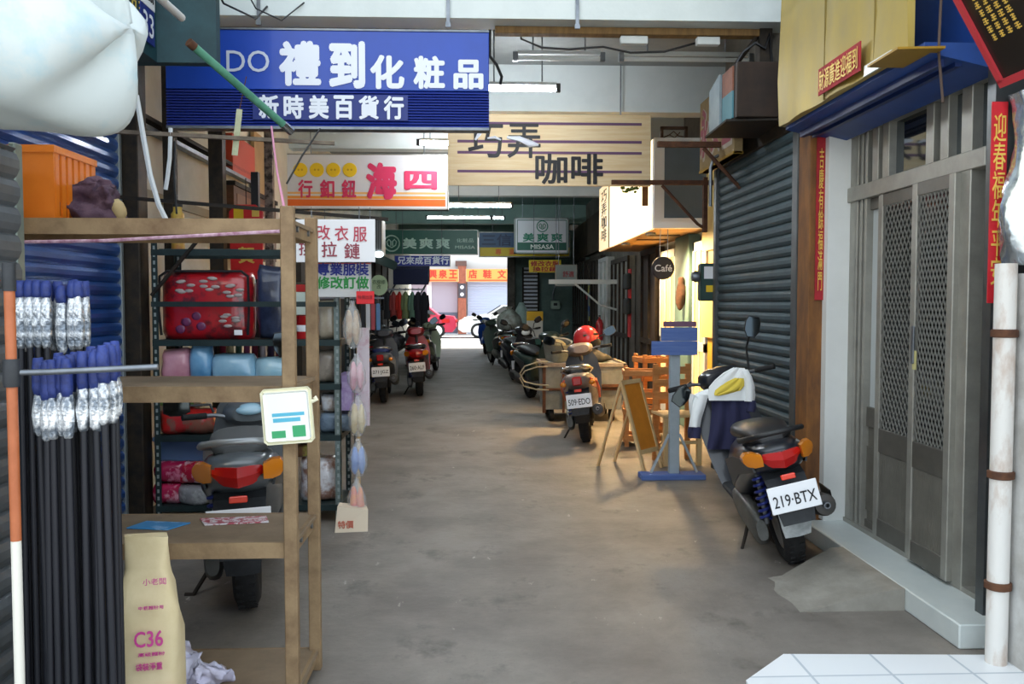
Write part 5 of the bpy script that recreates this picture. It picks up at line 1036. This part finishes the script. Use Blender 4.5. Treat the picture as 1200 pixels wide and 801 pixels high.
for r_ in range(3):
    for k in range(8):
        px = 48+k*11.2+r_*4; Y = 2.28+r_*.05; p = W(px, 424-(k*2.3)+random.uniform(-4, 4)-r_*3, Y)
        pole(p.x, Y+random.uniform(-.008, .008), p.z, LAB.format('lower front'), 'poles in the lower front bunch', random.uniform(-.012, .012))
for r_ in range(2):
    for k in range(7):
        px = 20+k*12+r_*5; Y = 2.56+r_*.05; p = W(px, 330+random.uniform(-3, 5), Y)
        pole(p.x, Y, p.z, LAB.format('taller rear'), 'poles in the taller rear bunch', random.uniform(-.01, .01), .05, .15)
px = W(11, 340, 2.18); t = thing('display_pole', 'orange-brown display pole with grey joint holding the black poles', 'pole', (px.x, 2.18, 0))
MB().cyl((0, 0, .9), (0, 0, 1.53), .013, 12).obj('upper_tube', M('pole_copper', '#b5673f', .5, col2='#a0572f', scale=8), t, smooth=SM); MB().cyl((0, 0, 0), (0, 0, .9), .0125, 12).obj('lower_tube', M('pole_ivory', '#dcd8cc', .5), t, smooth=SM); MB().cyl((0, 0, 1.53), (0, 0, 1.60), .016, 12).obj('pole_cap', m_dark, t, smooth=SM); MB().lathe([(.018, 1.29), (.020, 1.30), (.020, 1.35), (.018, 1.36)], seg=12).obj('joint_collar', m_dark, t, smooth=SM)
MB().tube([(0, 0, 1.325), (.08, .03, 1.325), (.34, .06, 1.335)], .008, 8).obj('support_arm', m_steel, t, smooth=1)
# ---- goods rack of slotted angle
RX0, RX1, RY0, RY1 = -2.21, -.955, 5.84, 6.30
m_rk = M('rack_green', '#26393a', .6, .3, col2='#1d2c2d', scale=8); cx = (RX0+RX1)/2; hw = (RX1-RX0)/2; dp = RY1-RY0
t = thing('goods_rack', 'dark green slotted-angle rack crammed with wrapped goods', 'rack', (cx, RY0, 0)); m_rk2 = M('rack_pale', '#7c8a88', .5, .5, col2='#66726f', scale=8)
for sx in (-1, 1):
    for y in (0, dp):
        bm = MB(); x = sx*hw; bm.b2((x, y-.002, 0), (x-sx*.04, y+.002, 2.0)).b2((x, y-.002, 0), (x-sx*.004, y+(.04 if y == 0 else -.04), 2.0))
        o = bm.obj('post', m_rk if sx < 0 or y else m_rk2, t)
        bm = MB()
        for k in range(38): bm.b2((x-sx*.012, y-.0035, .06+k*.05), (x-sx*.026, y-.002, .085+k*.05))
        bm.obj('slot_row', M('slot_pale', '#8f9a98', .6), o)
for z in (.12, .60, .95, 1.25, 1.86):
    if z < 1.8: MB().b2((-hw+.005, 0, z-.012), (hw-.005, dp, z)).obj('shelf', m_rk, t)
    bm = MB(); bm.b2((-hw, -.006, z-.04), (hw, 0, z)).b2((-hw, dp, z-.04), (hw, dp+.006, z)).b2((hw-.006, 0, z-.04), (hw, dp, z)); bm.obj('shelf_edge', m_rk, t)
bm = MB(); bm.b2((-hw, -.02, 1.475), (hw-.02, -.008, 1.51)); bm.obj('front_bar', m_rk, t)
bm = MB(); bm.tube([(-hw, -.01, 1.55), (-hw+.38, -.01, 2.0)], .014, 4); bm.obj('diagonal_brace', m_darkiron, t)
RG = 5.86
def rx(px, Y=6.0): return W(px, 400, Y).x
def pouch(name, lab, cat, px0, px1, z0, h_, mat, Y=6.02, d=.16, n=4., grp=None, amp=.02, wrap=None, puff=1.):
    x0, x1 = rx(px0, Y), rx(px1, Y); t = thing(name, lab, cat, ((x0+x1)/2, Y, z0), 0, grp); w_ = x1-x0; rs = []
    for i in range(11):
        v = -1+2*i/10; f = max(.05, (1-abs(v)**n))**(1/n)
        rs.append([(w_/2*(.86+.14*f)*math.copysign(abs(math.cos(a))**.5, math.cos(a)), d/2*f*puff*math.copysign(abs(math.sin(a))**.8, math.sin(a)), h_/2*(1+v)) for a in [2*PI*k/24 for k in range(24)]])
    MB().rings(rs).jitter(amp, 9, px0).obj('bag_body', mat, t, smooth=1.4); return t
# on the upper shelf
t = pouch('blanket_bag', 'red floral blanket in a clear zipped bag with black piping', 'blanket bag', 193, 300, 1.252, .46, M('blanket_red', '#b01520', .35, col2='#5a1a22', scale=7, mix=(.5, .62), coat=.7), 6.03, .26, 7, amp=.008)
w2 = (rx(300)-rx(193))/2
bm = MB(); bm.tube([(-w2*.93, -.12, .03), (-w2*.97, -.13, .2), (-w2*.95, -.12, .43), (-w2*.8, -.11, .465), (w2*.8, -.11, .465), (w2*.95, -.12, .43), (w2*.97, -.13, .2), (w2*.93, -.12, .03)], .010, 6); bm.obj('black_piping', m_black, t, smooth=1)
bm = MB(); random.seed(8); m_fl = M('floral_grey', '#a89c98', .5, coat=.6)
for x, z in ((-.13, .36), (.04, .38), (.2, .33), (.17, .13)):
    for k in range(6): a = k*PI/3+random.random(); bm.ball((x+.045*math.cos(a), -.128, z+.04*math.sin(a)), (.032, .006, .012), 8, 5, rx=0, rz=0)
bm  .obj('floral_pattern', m_fl, t, smooth=2)
bm = MB()
for x, z in ((-.12, .12), (-.05, .16), (-.02, .09), (-.16, .07)): bm.ball((x, -.129, z), (.035, .007, .03), 10, 6)
bm.obj('flower_pattern', M('flower_plum', '#6a2a55', .5, coat=.6), t, smooth=2); MB().b2((w2*.65, -.136, .03), (w2*.82, -.128, .065)).obj('price_sticker', m_white, t)
pouch('blanket_bag', 'rounded navy bag standing beside the red floral blanket', 'blanket bag', 304, 338, 1.252, .50, M('bag_navy', '#1b2238', .35, col2='#39425c', scale=8, coat=.5), 6.0, .2, 3)
a = thing('gift_tin', 'red gift tin with a white band behind the shelf post', 'tin', (rx(358), 6.05, 1.252)); MB().lathe([(.02, 0), (.075, 0), (.075, .14), (.08, .15), (.08, .16), (.02, .165)], seg=22).obj('tin_body', M('tin_red', '#b81c1c', .35, .2, coat=.4), a, smooth=.6); MB().lathe([(.0755, .05), (.0768, .055), (.0768, .09), (.0755, .095)], seg=22).obj('tin_band', m_white, a, smooth=.6)
a = thing('gift_box', 'red and white gift box stacked upon the red tin', 'box', (rx(358), 6.05, 1.418)); MB().b2((-.08, -.07, 0), (.08, .07, .16), bev=.004).obj('box_body', M('giftbox_mint', '#c9d6cc', .5), a); MB().b2((-.083, -.073, .16), (.083, .073, .21), bev=.004).obj('box_lid', M('tin_red'), a)
pouch('wrapped_box', 'cream box in clear film near the pale rack post', 'wrapped box', 374, 397, 1.252, .26, M('film_cream', '#b7ac98', .25, col2='#8f8370', scale=5, coat=.6), 6.0, .16, 8, amp=.006)
# pillows on the shelf beneath
for px0, px1, h_, col, c2, lab in ((192, 226, .24, '#d9a3b0', '#c47f92', 'pink wrapped pillow next to the slotted post'), (224, 250, .27, '#7fb2d6', '#4f8fc0', 'sky blue wrapped pillow with a tan edge'), (250, 300, .20, '#9cc3d8', '#7fb0cc', 'pale blue wrapped pillow lying above the brown shelf board'), (300, 345, .17, '#a9cbd6', '#8ab8cc', 'pale blue wrapped pillow beside the scooter mirror')):
    pouch('wrapped_pillow', lab, 'pillow', px0, px1, .952, h_, M('pillow_'+col[1:], col, .3, col2=c2, scale=5, coat=.7), 5.97, .18, 3, 'wrapped pillows on the rack')
for k, col in enumerate(('#2a1c1c', '#8a1a3a', '#c9b68a', '#4a6a5a', '#a0507a', '#7c2038', '#d3c6cc', '#3a2a4a', '#8a3048', '#5a4a3a')):
    t = thing('fabric_roll', 'upright %s roll of cloth behind the pale blue pillows' % ('black', 'crimson', 'sand', 'sage', 'mauve', 'wine', 'pale lilac', 'violet', 'rose red', 'umber')[k], 'fabric roll', (rx(252+k*9.4, 6.22), 6.21, .952), 0, 'cloth rolls at the back of the rack')
    MB().lathe([(.005, 0), (.022, 0), (.022, .268), (.005, .268)], seg=12).obj('cloth_roll', M('roll_'+col[1:], col, .8), t, smooth=.7); MB().cyl((0, 0, .25), (0, 0, .274), .008, 8).obj('roll_core', M('core_card', '#b59a70', .8), t)
pouch('wrapped_bag', 'red plaid cloth packed in clear plastic on the rack', 'bag', 187, 254, .602, .17, M('plaid_red', '#c02a26', .3, col2='#8d5a4a', scale=9, mix=(.48, .56), coat=.7), 5.96, .2, 3)
a = thing('paper_parcel', 'beige and green printed parcel standing behind the red plaid cloth', 'parcel', (rx(212, 6.18), 6.18, .602)); MB().b2((-.15, -.05, 0), (.15, .05, .31), bev=.006).obj('parcel_body', M('parcel_beige', '#c2b395', .7), a); MB().b2((-.14, -.053, .17), (.10, -.05, .24)).obj('green_band', M('parcel_green', '#7da65a', .6), a)
a = thing('storage_bin', 'light blue plastic bin on the lowest rack shelf', 'bin', (rx(215, 6.1), 6.10, .122)); MB().hull([(-.14, -.1, 0), (.14, -.1, 0), (.14, .1, 0), (-.14, .1, 0), (-.17, -.13, .44), (.17, -.13, .44), (.17, .13, .44), (-.17, .13, .44)]).obj('bin_body', M('bin_blue', '#6f92c2', .45), a); MB().b2((-.18, -.14, .42), (.18, .14, .45), bev=.006).obj('bin_rim', M('bin_blue'), a)
for k, (px0, px1, z, h_, col, c2, lab) in enumerate(((178, 212, .122, .15, '#c22a58', '#e3a0b4', 'pink printed wrapped bedding at the bottom of the rack'), (180, 216, .275, .14, '#a81e4a', '#d87a98', 'magenta wrapped bedding stacked on the pink one'), (208, 248, .122, .13, '#8f8f92', '#b2b4b6', 'grey cloth in clear plastic on the lowest shelf'), (210, 246, .255, .15, '#c01f3a', '#e9b8c0', 'crimson wrapped bedding above the grey cloth'))):
    pouch('wrapped_bedding', lab, 'bedding', px0, px1, z, h_, M('bedding_%d' % k, col, .25, col2=c2, scale=12, mix=(.5, .6), coat=.8), 5.93, .17, 3, 'wrapped bedding on the lowest rack shelf')
for px0, px1, z, h_, col, c2, nm, lab in ((352, 394, .122, .30, '#d3d1d3', '#8f6a5a', 'wrapped_bag', 'white printed bag with dark motifs at the rack end'), (344, 372, .425, .10, '#6a4a34', '#8f8a3a', 'wrapped_bag', 'brown and olive cloth upon the white printed bag'), (374, 412, .602, .14, '#7d8fa0', '#5a6a7a', 'wrapped_bag', 'grey blue cloth in plastic at the rack end'), (376, 398, .745, .12, '#c9ccd0', '#9a8a7a', 'wrapped_bag', 'clear wrapped bottle parcel above the grey blue cloth'), (372, 396, .952, .22, '#8d8377', '#6d6457', 'wrapped_bag', 'taupe cloth parcel between the rack shelves at the post')):
    pouch(nm, lab, 'bag', px0, px1, z, h_, M('goods_'+col[1:], col, .3, col2=c2, scale=9, mix=(.45, .6), coat=.6), 6.0, .18, 4)
a = W(398, 470, 5.80); t = thing('patterned_box', 'lilac floral printed box fixed at the rack end', 'box', (a.x+.02, 6.05, .76)); MB().b2((-.05, -.16, 0), (.05, .16, .24), bev=.004).obj('box_body', M('lilac_print', '#b9a8cc', .6, col2='#9a7fb4', scale=25), t); MB().b2((-.052, -.162, .2), (.052, .162, .245)).obj('box_lid', M('lilac_dark', '#9a86b4', .6), t)
# hanging wrapped slippers chain
HX, HY = W(415, 400, 5.70).x, 5.70
m_film = M('film_clear', '#e9ecec', .12, alpha=.28, coat=.5)
hang = ((352, 410, '#a5764a', '#d6c4a4', 'tan wrapped slippers at the top of the hanging chain', -.01), (414, 462, '#d27f96', '#e8c3cb', 'pink wrapped slippers second on the hanging chain', .015), (463, 513, '#c4a96a', '#e0d0a4', 'sand coloured wrapped slippers in the middle of the chain', .02), (514, 560, '#5f86cc', '#8aa8e0', 'blue wrapped slippers fourth on the hanging chain', .02), (560, 610, '#e06f86', '#f0a64a', 'pink and orange wrapped slippers lowest on the chain', .01))
for y0, y1, c1, c2, lab, dx in hang:
    zt, zb = W(415, y0, HY).z, W(415, y1, HY).z; h_ = zt-zb; t = thing('wrapped_slippers', lab, 'slippers', (HX+dx, HY, zb), 0, 'slippers on the hanging chain')
    for s in (-1, 1): MB().ball((s*.022, 0, h_*.45), (.024, .035, h_*.36), 12, 9).jitter(.008, 20).obj('slipper', M('slip_'+c1[1:], c1, .7, col2=c2, scale=14), t, smooth=2)
    rs = [[(r*math.cos(a)*(1+.06*math.sin(5*a+z*30)), r*.75*math.sin(a), z*h_) for a in [2*PI*k/16 for k in range(16)]] for z, r in ((.03, .012), (.06, .03), (.3, .062), (.55, .064), (.8, .04), (.93, .014), (1.0, .022))]
    MB().rings(rs).obj('plastic_film', m_film, t, smooth=1.3)
MBx = MB(); MBx.cyl((HX-.008, HY+.05, .30), (HX-.008, HY+.05, 1.98), .004, 6); tag(MBx.obj('hanging_string', m_steel), 'thin string carrying the chain of wrapped slippers', 'string')
bm = MB(); bm.cyl((-.955, 5.80, 1.97), (HX-.008, HY+.05, 1.98), .007, 6); tag(bm.obj('hook_arm', m_steel), 'short steel hook arm at the top of the rack end', 'hook')
a = W(424, 446, 6.2); t = thing('paper_banner', 'tall pale pink printed paper banner behind the slippers', 'banner', (a.x, 6.28, .60), .0); MB().b2((-.045, 0, 0), (.045, .012, .72)).obj('panel_sheet', M('paper_pink', '#dccfd4', .7, col2='#cda8b4', scale=14, mix=(.5, .7)), t); MB().b2((-.05, .012, -.6), (-.03, .025, .72)).obj('panel_stick', m_pale, t)
t = thing('cardboard_flap', 'cream paper bag with red print lying on the ground under the slippers', 'paper bag', (W(412, 620, 5.68).x, 5.66, 0), .1); bm = MB(); bm.hull([(-.10, -.09, 0), (.11, -.09, 0), (.10, .10, 0), (-.09, .10, 0), (-.085, -.03, .16), (.115, -.02, .13), (.1, .05, .14), (-.075, .06, .17)]).jitter(.012, 12); bm.obj('bag_body', M('paper_cream', '#cfbfa8', .75), t); text('lettering', '特價', M('print_coral', '#c2604a', .7), t, (-.03, -.082, .05), w=.10, h=.05, bold=.02)
# ---- stall frame, wall bands, poster
tag(MB().b2((-2.30, 6.33, 0), (-2.22, 6.40, 3.3)).obj('stall_upright', M('black_post')), 'black upright at the rear of the slotted rack against the cream wall', 'post')
def bar(lab, p, q_, r=.022, m_=None): tag(MB().tube([p, q_], r, 4).obj('stall_bar', m_ or m_darkiron), lab, 'bar')
bar('black horizontal stall bar crossing above the shelf top', W(140, 231, 5.62), W(455, 257, 5.62), .016)
tag(MB().b2((W(254, 200, 7.0).x-.05, 6.95, 0), (W(254, 200, 7.0).x+.06, 7.05, 3.46)).obj('stall_upright', M('black_post')), 'thick black stall upright behind the horizontal bar', 'post')
tag(MB().b2((W(316, 200, 7.6).x-.035, 7.55, 0), (W(316, 200, 7.6).x+.035, 7.62, 3.46)).obj('stall_upright', M('speckled_post', '#8d7d70', .7, col2='#3a2f2a', scale=16, mix=(.45, .6))), 'speckled grey stall upright next to the button sign', 'post')
tag(MB().b2((W(298, 200, 7.3).x-.03, 7.3, 0), (W(298, 200, 7.3).x+.03, 7.36, 2.6)).obj('stall_upright', m_black), 'slim dark stall upright under the sliding rails', 'post')
t = thing('wall_rail', 'pair of dark sliding rails slanting along the cream wall', 'rail', (-2.40, 7.2, 2.72))
for k, z in enumerate((0, .07)): MB().b2((0, -1.1, z), (.07, 1.7, z+.03)).obj('rail_bar', m_darkiron if k else m_steel, t)
tag(MB().b2((-2.42, 6.0, 2.25), (-2.395, 8.0, 2.32)).obj('wall_batten', M('batten_tan', '#a39a85', .8)), 'thin tan batten on the cream wall below the rails', 'batten')
t = thing('wall_cabinet', 'brown timber cabinet panel hung high beyond the black upright', 'cabinet', (-2.40, 8.6, 1.95)); MB().b2((0, -.7, 0), (.16, .9, .62)).obj('cabinet_body', M('cabinet_brown', '#6a4122', .6, col2='#51300f', scale=4, stretch=(1, 1, 4)), t); MB().b2((.0, -.72, .62), (.18, .92, .66)).obj('cabinet_top', m_darkiron, t); MB().b2((.16, -.6, .06), (.165, .05, .56)).b2((.16, .12, .06), (.165, .8, .56)).obj('door_panel', M('cabinet_tan', '#7d5230', .6), t)
tag(MB().b2((-2.40, 8.2, 2.75), (-2.33, 9.0, 3.1)).obj('red_board', M('board_vermilion', '#c2401c', .6)), 'vermilion board high on the wall behind the paper tag', 'board')
tag(MB().b2((-2.40, 9.1, 2.62), (-2.36, 9.9, 3.3)).obj('tan_board', M('board_tan', '#b89a6a', .7, col2='#a5845a', scale=3)), 'tan timber board high on the wall near the speckled upright', 'board')
a = W(289, 282, 7.25); t = thing('luck_poster', 'tall red new-year poster with gold characters behind the shelf', 'poster', (a.x, 7.24, a.z))
bm = MB(); bm.prism([(-.13, -.32), (.13, -.32), (.14, .24), (.08, .30), (-.08, .30), (-.14, .24)], lambda u, v, w_: (u, w_, v), .02); bm.obj('poster_sheet', M('poster_red', '#d31a1a', .5, coat=.3), t); text('lettering', '恭', m_gold, t, (0, -.001, .10), w=.15, h=.15, bold=.03); text('lettering', '賀', m_gold, t, (0, -.001, -.12), w=.13, h=.13, bold=.03); MB().b2((-.10, -.006, .18), (-.02, 0, .27)).obj('gold_square', m_yellow, t); MB().b2((.05, -.006, .2), (.11, 0, .27)).obj('gold_square', m_gold, t); MB().cyl((0, .01, .3), (0, .01, .52), .004, 6).obj('hanging_cord', m_black, t)
t = thing('yellow_canister', 'yellow topped canister upon the rack beside the stall post', 'canister', (-2.12, 6.1, 1.862)); MB().lathe([(.01, 0), (.045, 0), (.045, .26), (.03, .28), (.03, .31), (.01, .31)], seg=16).obj('canister_body', M('canister_yellow', '#c9b04a', .5, col2='#a0522a', scale=5), t, smooth=.7); MB().lathe([(.031, .31), (.034, .31), (.034, .34), (.005, .345)], seg=16).obj('canister_lid', m_dark, t, smooth=.7)
tag(MB().b2((-2.18, 5.9, 1.862), (-1.65, 6.2, 1.868)).obj('rack_cover', M('cover_slate', '#3a4648', .7)), 'dark cover sheet laid over the rack top', 'cover')
# ---- deeper stall: added shade awning, navy awning, garments, wall units
t = thing('shade_awning', 'dark awning roof added as shade along the clothing stall', 'awning', (-2.42, 15, 2.55)); MB().hull([(0, -4.2, .0), (.42, -4.2, -.12), (.42, 6.5, -.12), (0, 6.5, 0), (0, -4.2, .05), (.42, -4.2, -.07), (.42, 6.5, -.07), (0, 6.5, .05)]).obj('awning_sheet', M('awning_dark', '#23302f', .8), t); MB().b2((.40, -4.2, -.28), (.43, 6.5, -.08)).obj('awning_valance', M('awning_teal', '#2c4440', .8), t)  # dark roof added to stand in for the darkness along the stall wall
a = W(482, 318, 20.4); t = thing('navy_awning', 'navy fabric awning below the small navy sign', 'awning', (a.x, 20.4, 1.93)); MB().hull([(-.40, -.3, 0), (.42, -.3, 0), (.42, .3, .12), (-.4, .3, .12), (-.4, -.3, .36), (.42, -.3, .36), (.42, .3, .48), (-.4, .3, .48)]).obj('awning_cloth', M('awning_navy', '#171d3c', .85), t)
for s in (-1, 1): MB().tube([(s*.36, -.25, 0), (s*.36-.5, .3, -.75)], .02, 6).obj('awning_strut', m_steel, t)
t = thing('wall_unit', 'grey ribbed cooling unit with white lamp at the stall corner', 'cooling unit', (W(442, 280, 10.2).x, 10.2, W(442, 298, 10.2).z)); MB().b2((-.06, 0, 0), (.06, .35, .42), bev=.01).obj('unit_case', M('unit_grey', '#8d979a', .5, .3), t)
bm = MB()
for k in range(7): bm.b2((-.055+k*.0165, -.006, .06), (-.048+k*.0165, 0, .4))
bm.obj('fin_row', m_darkiron, t); MB().ball((.02, -.02, -.0), (.06, .05, .04), 12, 8).obj('lamp_globe', M('globe_white', '#dff0f4', .2, emit=1.5, ecol='#e6f6ff'), t, smooth=2)
bar('steel clothes rail of the clothing stall', W(447, 339, 19.4), W(497, 339, 19.4), .025, m_steel)
garments = ((454, 12, '#2a2c30', 'black shirt first on the clothes rail'), (461, 10, '#8d3a3a', 'white-edged red jacket on the clothes rail'), (468, 9, '#b5281e', 'bright red top on the clothes rail'), (475, 11, '#6d7a52', 'olive green jacket on the clothes rail'), (483, 10, '#5a7a6a', 'grey green blouse on the clothes rail'), (490, 12, '#1c1a26', 'black dress on the clothes rail'), (497, 12, '#15141c', 'black coat last on the clothes rail'))
for k, (px, wd, col, lab) in enumerate(garments):
    a = W(px, 340, 19.4); w_ = .78*wd/FPX*19.4; t = thing('hanging_garment', lab, 'garment', (a.x, 19.4, a.z-.03), .3, 'clothes on the stall rail'); h_ = .62 if k < 5 else .95
    rs = []
    for z, f in ((0, .25), (-.06, .7), (-.14, .9), (-h_*.6, .95), (-h_, 1.05)): rs.append([(w_/2*f*math.cos(u)*(1+.05*math.sin(6*u)), .06*math.sin(u)*(1+.2*math.sin(5*u+z*9)), z) for u in [2*PI*q_/18 for q_ in range(18)]])
    MB().rings(rs).obj('garment_body', M('garment_%d' % k, col, .9, bump=.1), t, smooth=1.3); MB().tube([(0, 0, -.01), (0, 0, .05), (.02, 0, .07), (.0, 0, .09)], .008, 6).obj('hanger_hook', m_steel, t)
    for s in (-1, 1): MB().tube([(s*w_*.35, 0, -.08), (s*w_*.5, 0, -.3), (s*w_*.48, -.01, -.42)], [.04, .035, .03], 8).obj('sleeve', M('garment_%d' % k), t, smooth=1.2)
for k, px in enumerate((425, 431, 437, 443)):
    a = W(px, 358, 8.46); t = thing('hanging_belt', ('black', 'white', 'red printed', 'blue printed')[k]+' hanging pack at the edge of the clothing stall', 'hanging pack', (a.x, 8.46, a.z-.24), 0, 'packs hung at the stall edge')
    MB().b2((-.02, 0, 0), (.02, .02, .26), bev=.004).obj('pack_body', M('pack_%d' % k, ('#1b1b20', '#d5d8dc', '#b04a52', '#5a86b4')[k], .5), t); MB().cyl((0, .01, .26), (0, .01, .34), .004, 6).obj('pack_hook', m_steel, t)
bar('steel bar from which the stall packs hang', W(275, 349, 8.45), W(450, 349, 8.5), .012, m_steel)
tag(MB().b2((-2.42, 10.6, 0), (-2.2, 11.2, 2.4)).obj('stall_shelf_side', M('stall_dark', '#2b2a28', .8)), 'dark shelf side of the clothing stall along the wall', 'shelf side')
t = thing('clothes_bin', 'long dark heap of folded clothes on a bench along the stall', 'bench', (-2.08, 19.1, 0)); MB().b2((-.3, -1.5, .45), (.3, 2.5, .5)).obj('bench_top', m_darkiron, t)
for y in (-1.4, 2.4):
    for x in (-.25, .25): MB().b2((x-.02, y-.02, 0), (x+.02, y+.02, .45)).obj('leg', m_darkiron, t)
MB().ball((0, .5, .62), (.26, 1.8, .16), 20, 12).jitter(.12, 4).obj('clothes_heap', M('heap_dark', '#2f3038', .95, col2='#5a5560', scale=6), t, smooth=2)
bm = MB(); bm.tube([(-1.75, 5.32, 3.7), W(262, 4, 5.6), W(300, 22, 5.85), (-1.45, 5.975, 3.52)], .007, 6); tag(bm.obj('overhead_cable', m_black, smooth=1), 'black cable looping from the teal sign to the front beam', 'cable')
bm = MB(); bm.tube([(-1.62, 5.30, 3.75), W(300, 10, 5.7), W(330, 24, 5.9), (-1.2, 5.978, 3.55)], .005, 6); tag(bm.obj('overhead_cable', m_black, smooth=1), 'thin cable running past the blue sign top corner to the beam', 'cable')
t = thing('shade_backdrop', 'added darkening partition along the wall behind the parked scooters', 'partition', (-2.42, 16.5, 0))  # dark sheet added to deepen the shade behind the scooters
MB().b2((.002, -5.2, 0), (.03, 5.8, 2.5)).obj('shade_board', M('shade_dark', '#2d302f', .85, col2='#3a3634', scale=3), t)
for k in range(9): MB().b2((.03, -5.2+k*1.35, 0), (.055, -5.14+k*1.35, 2.5)).obj('shade_stud', m_darkiron, t)
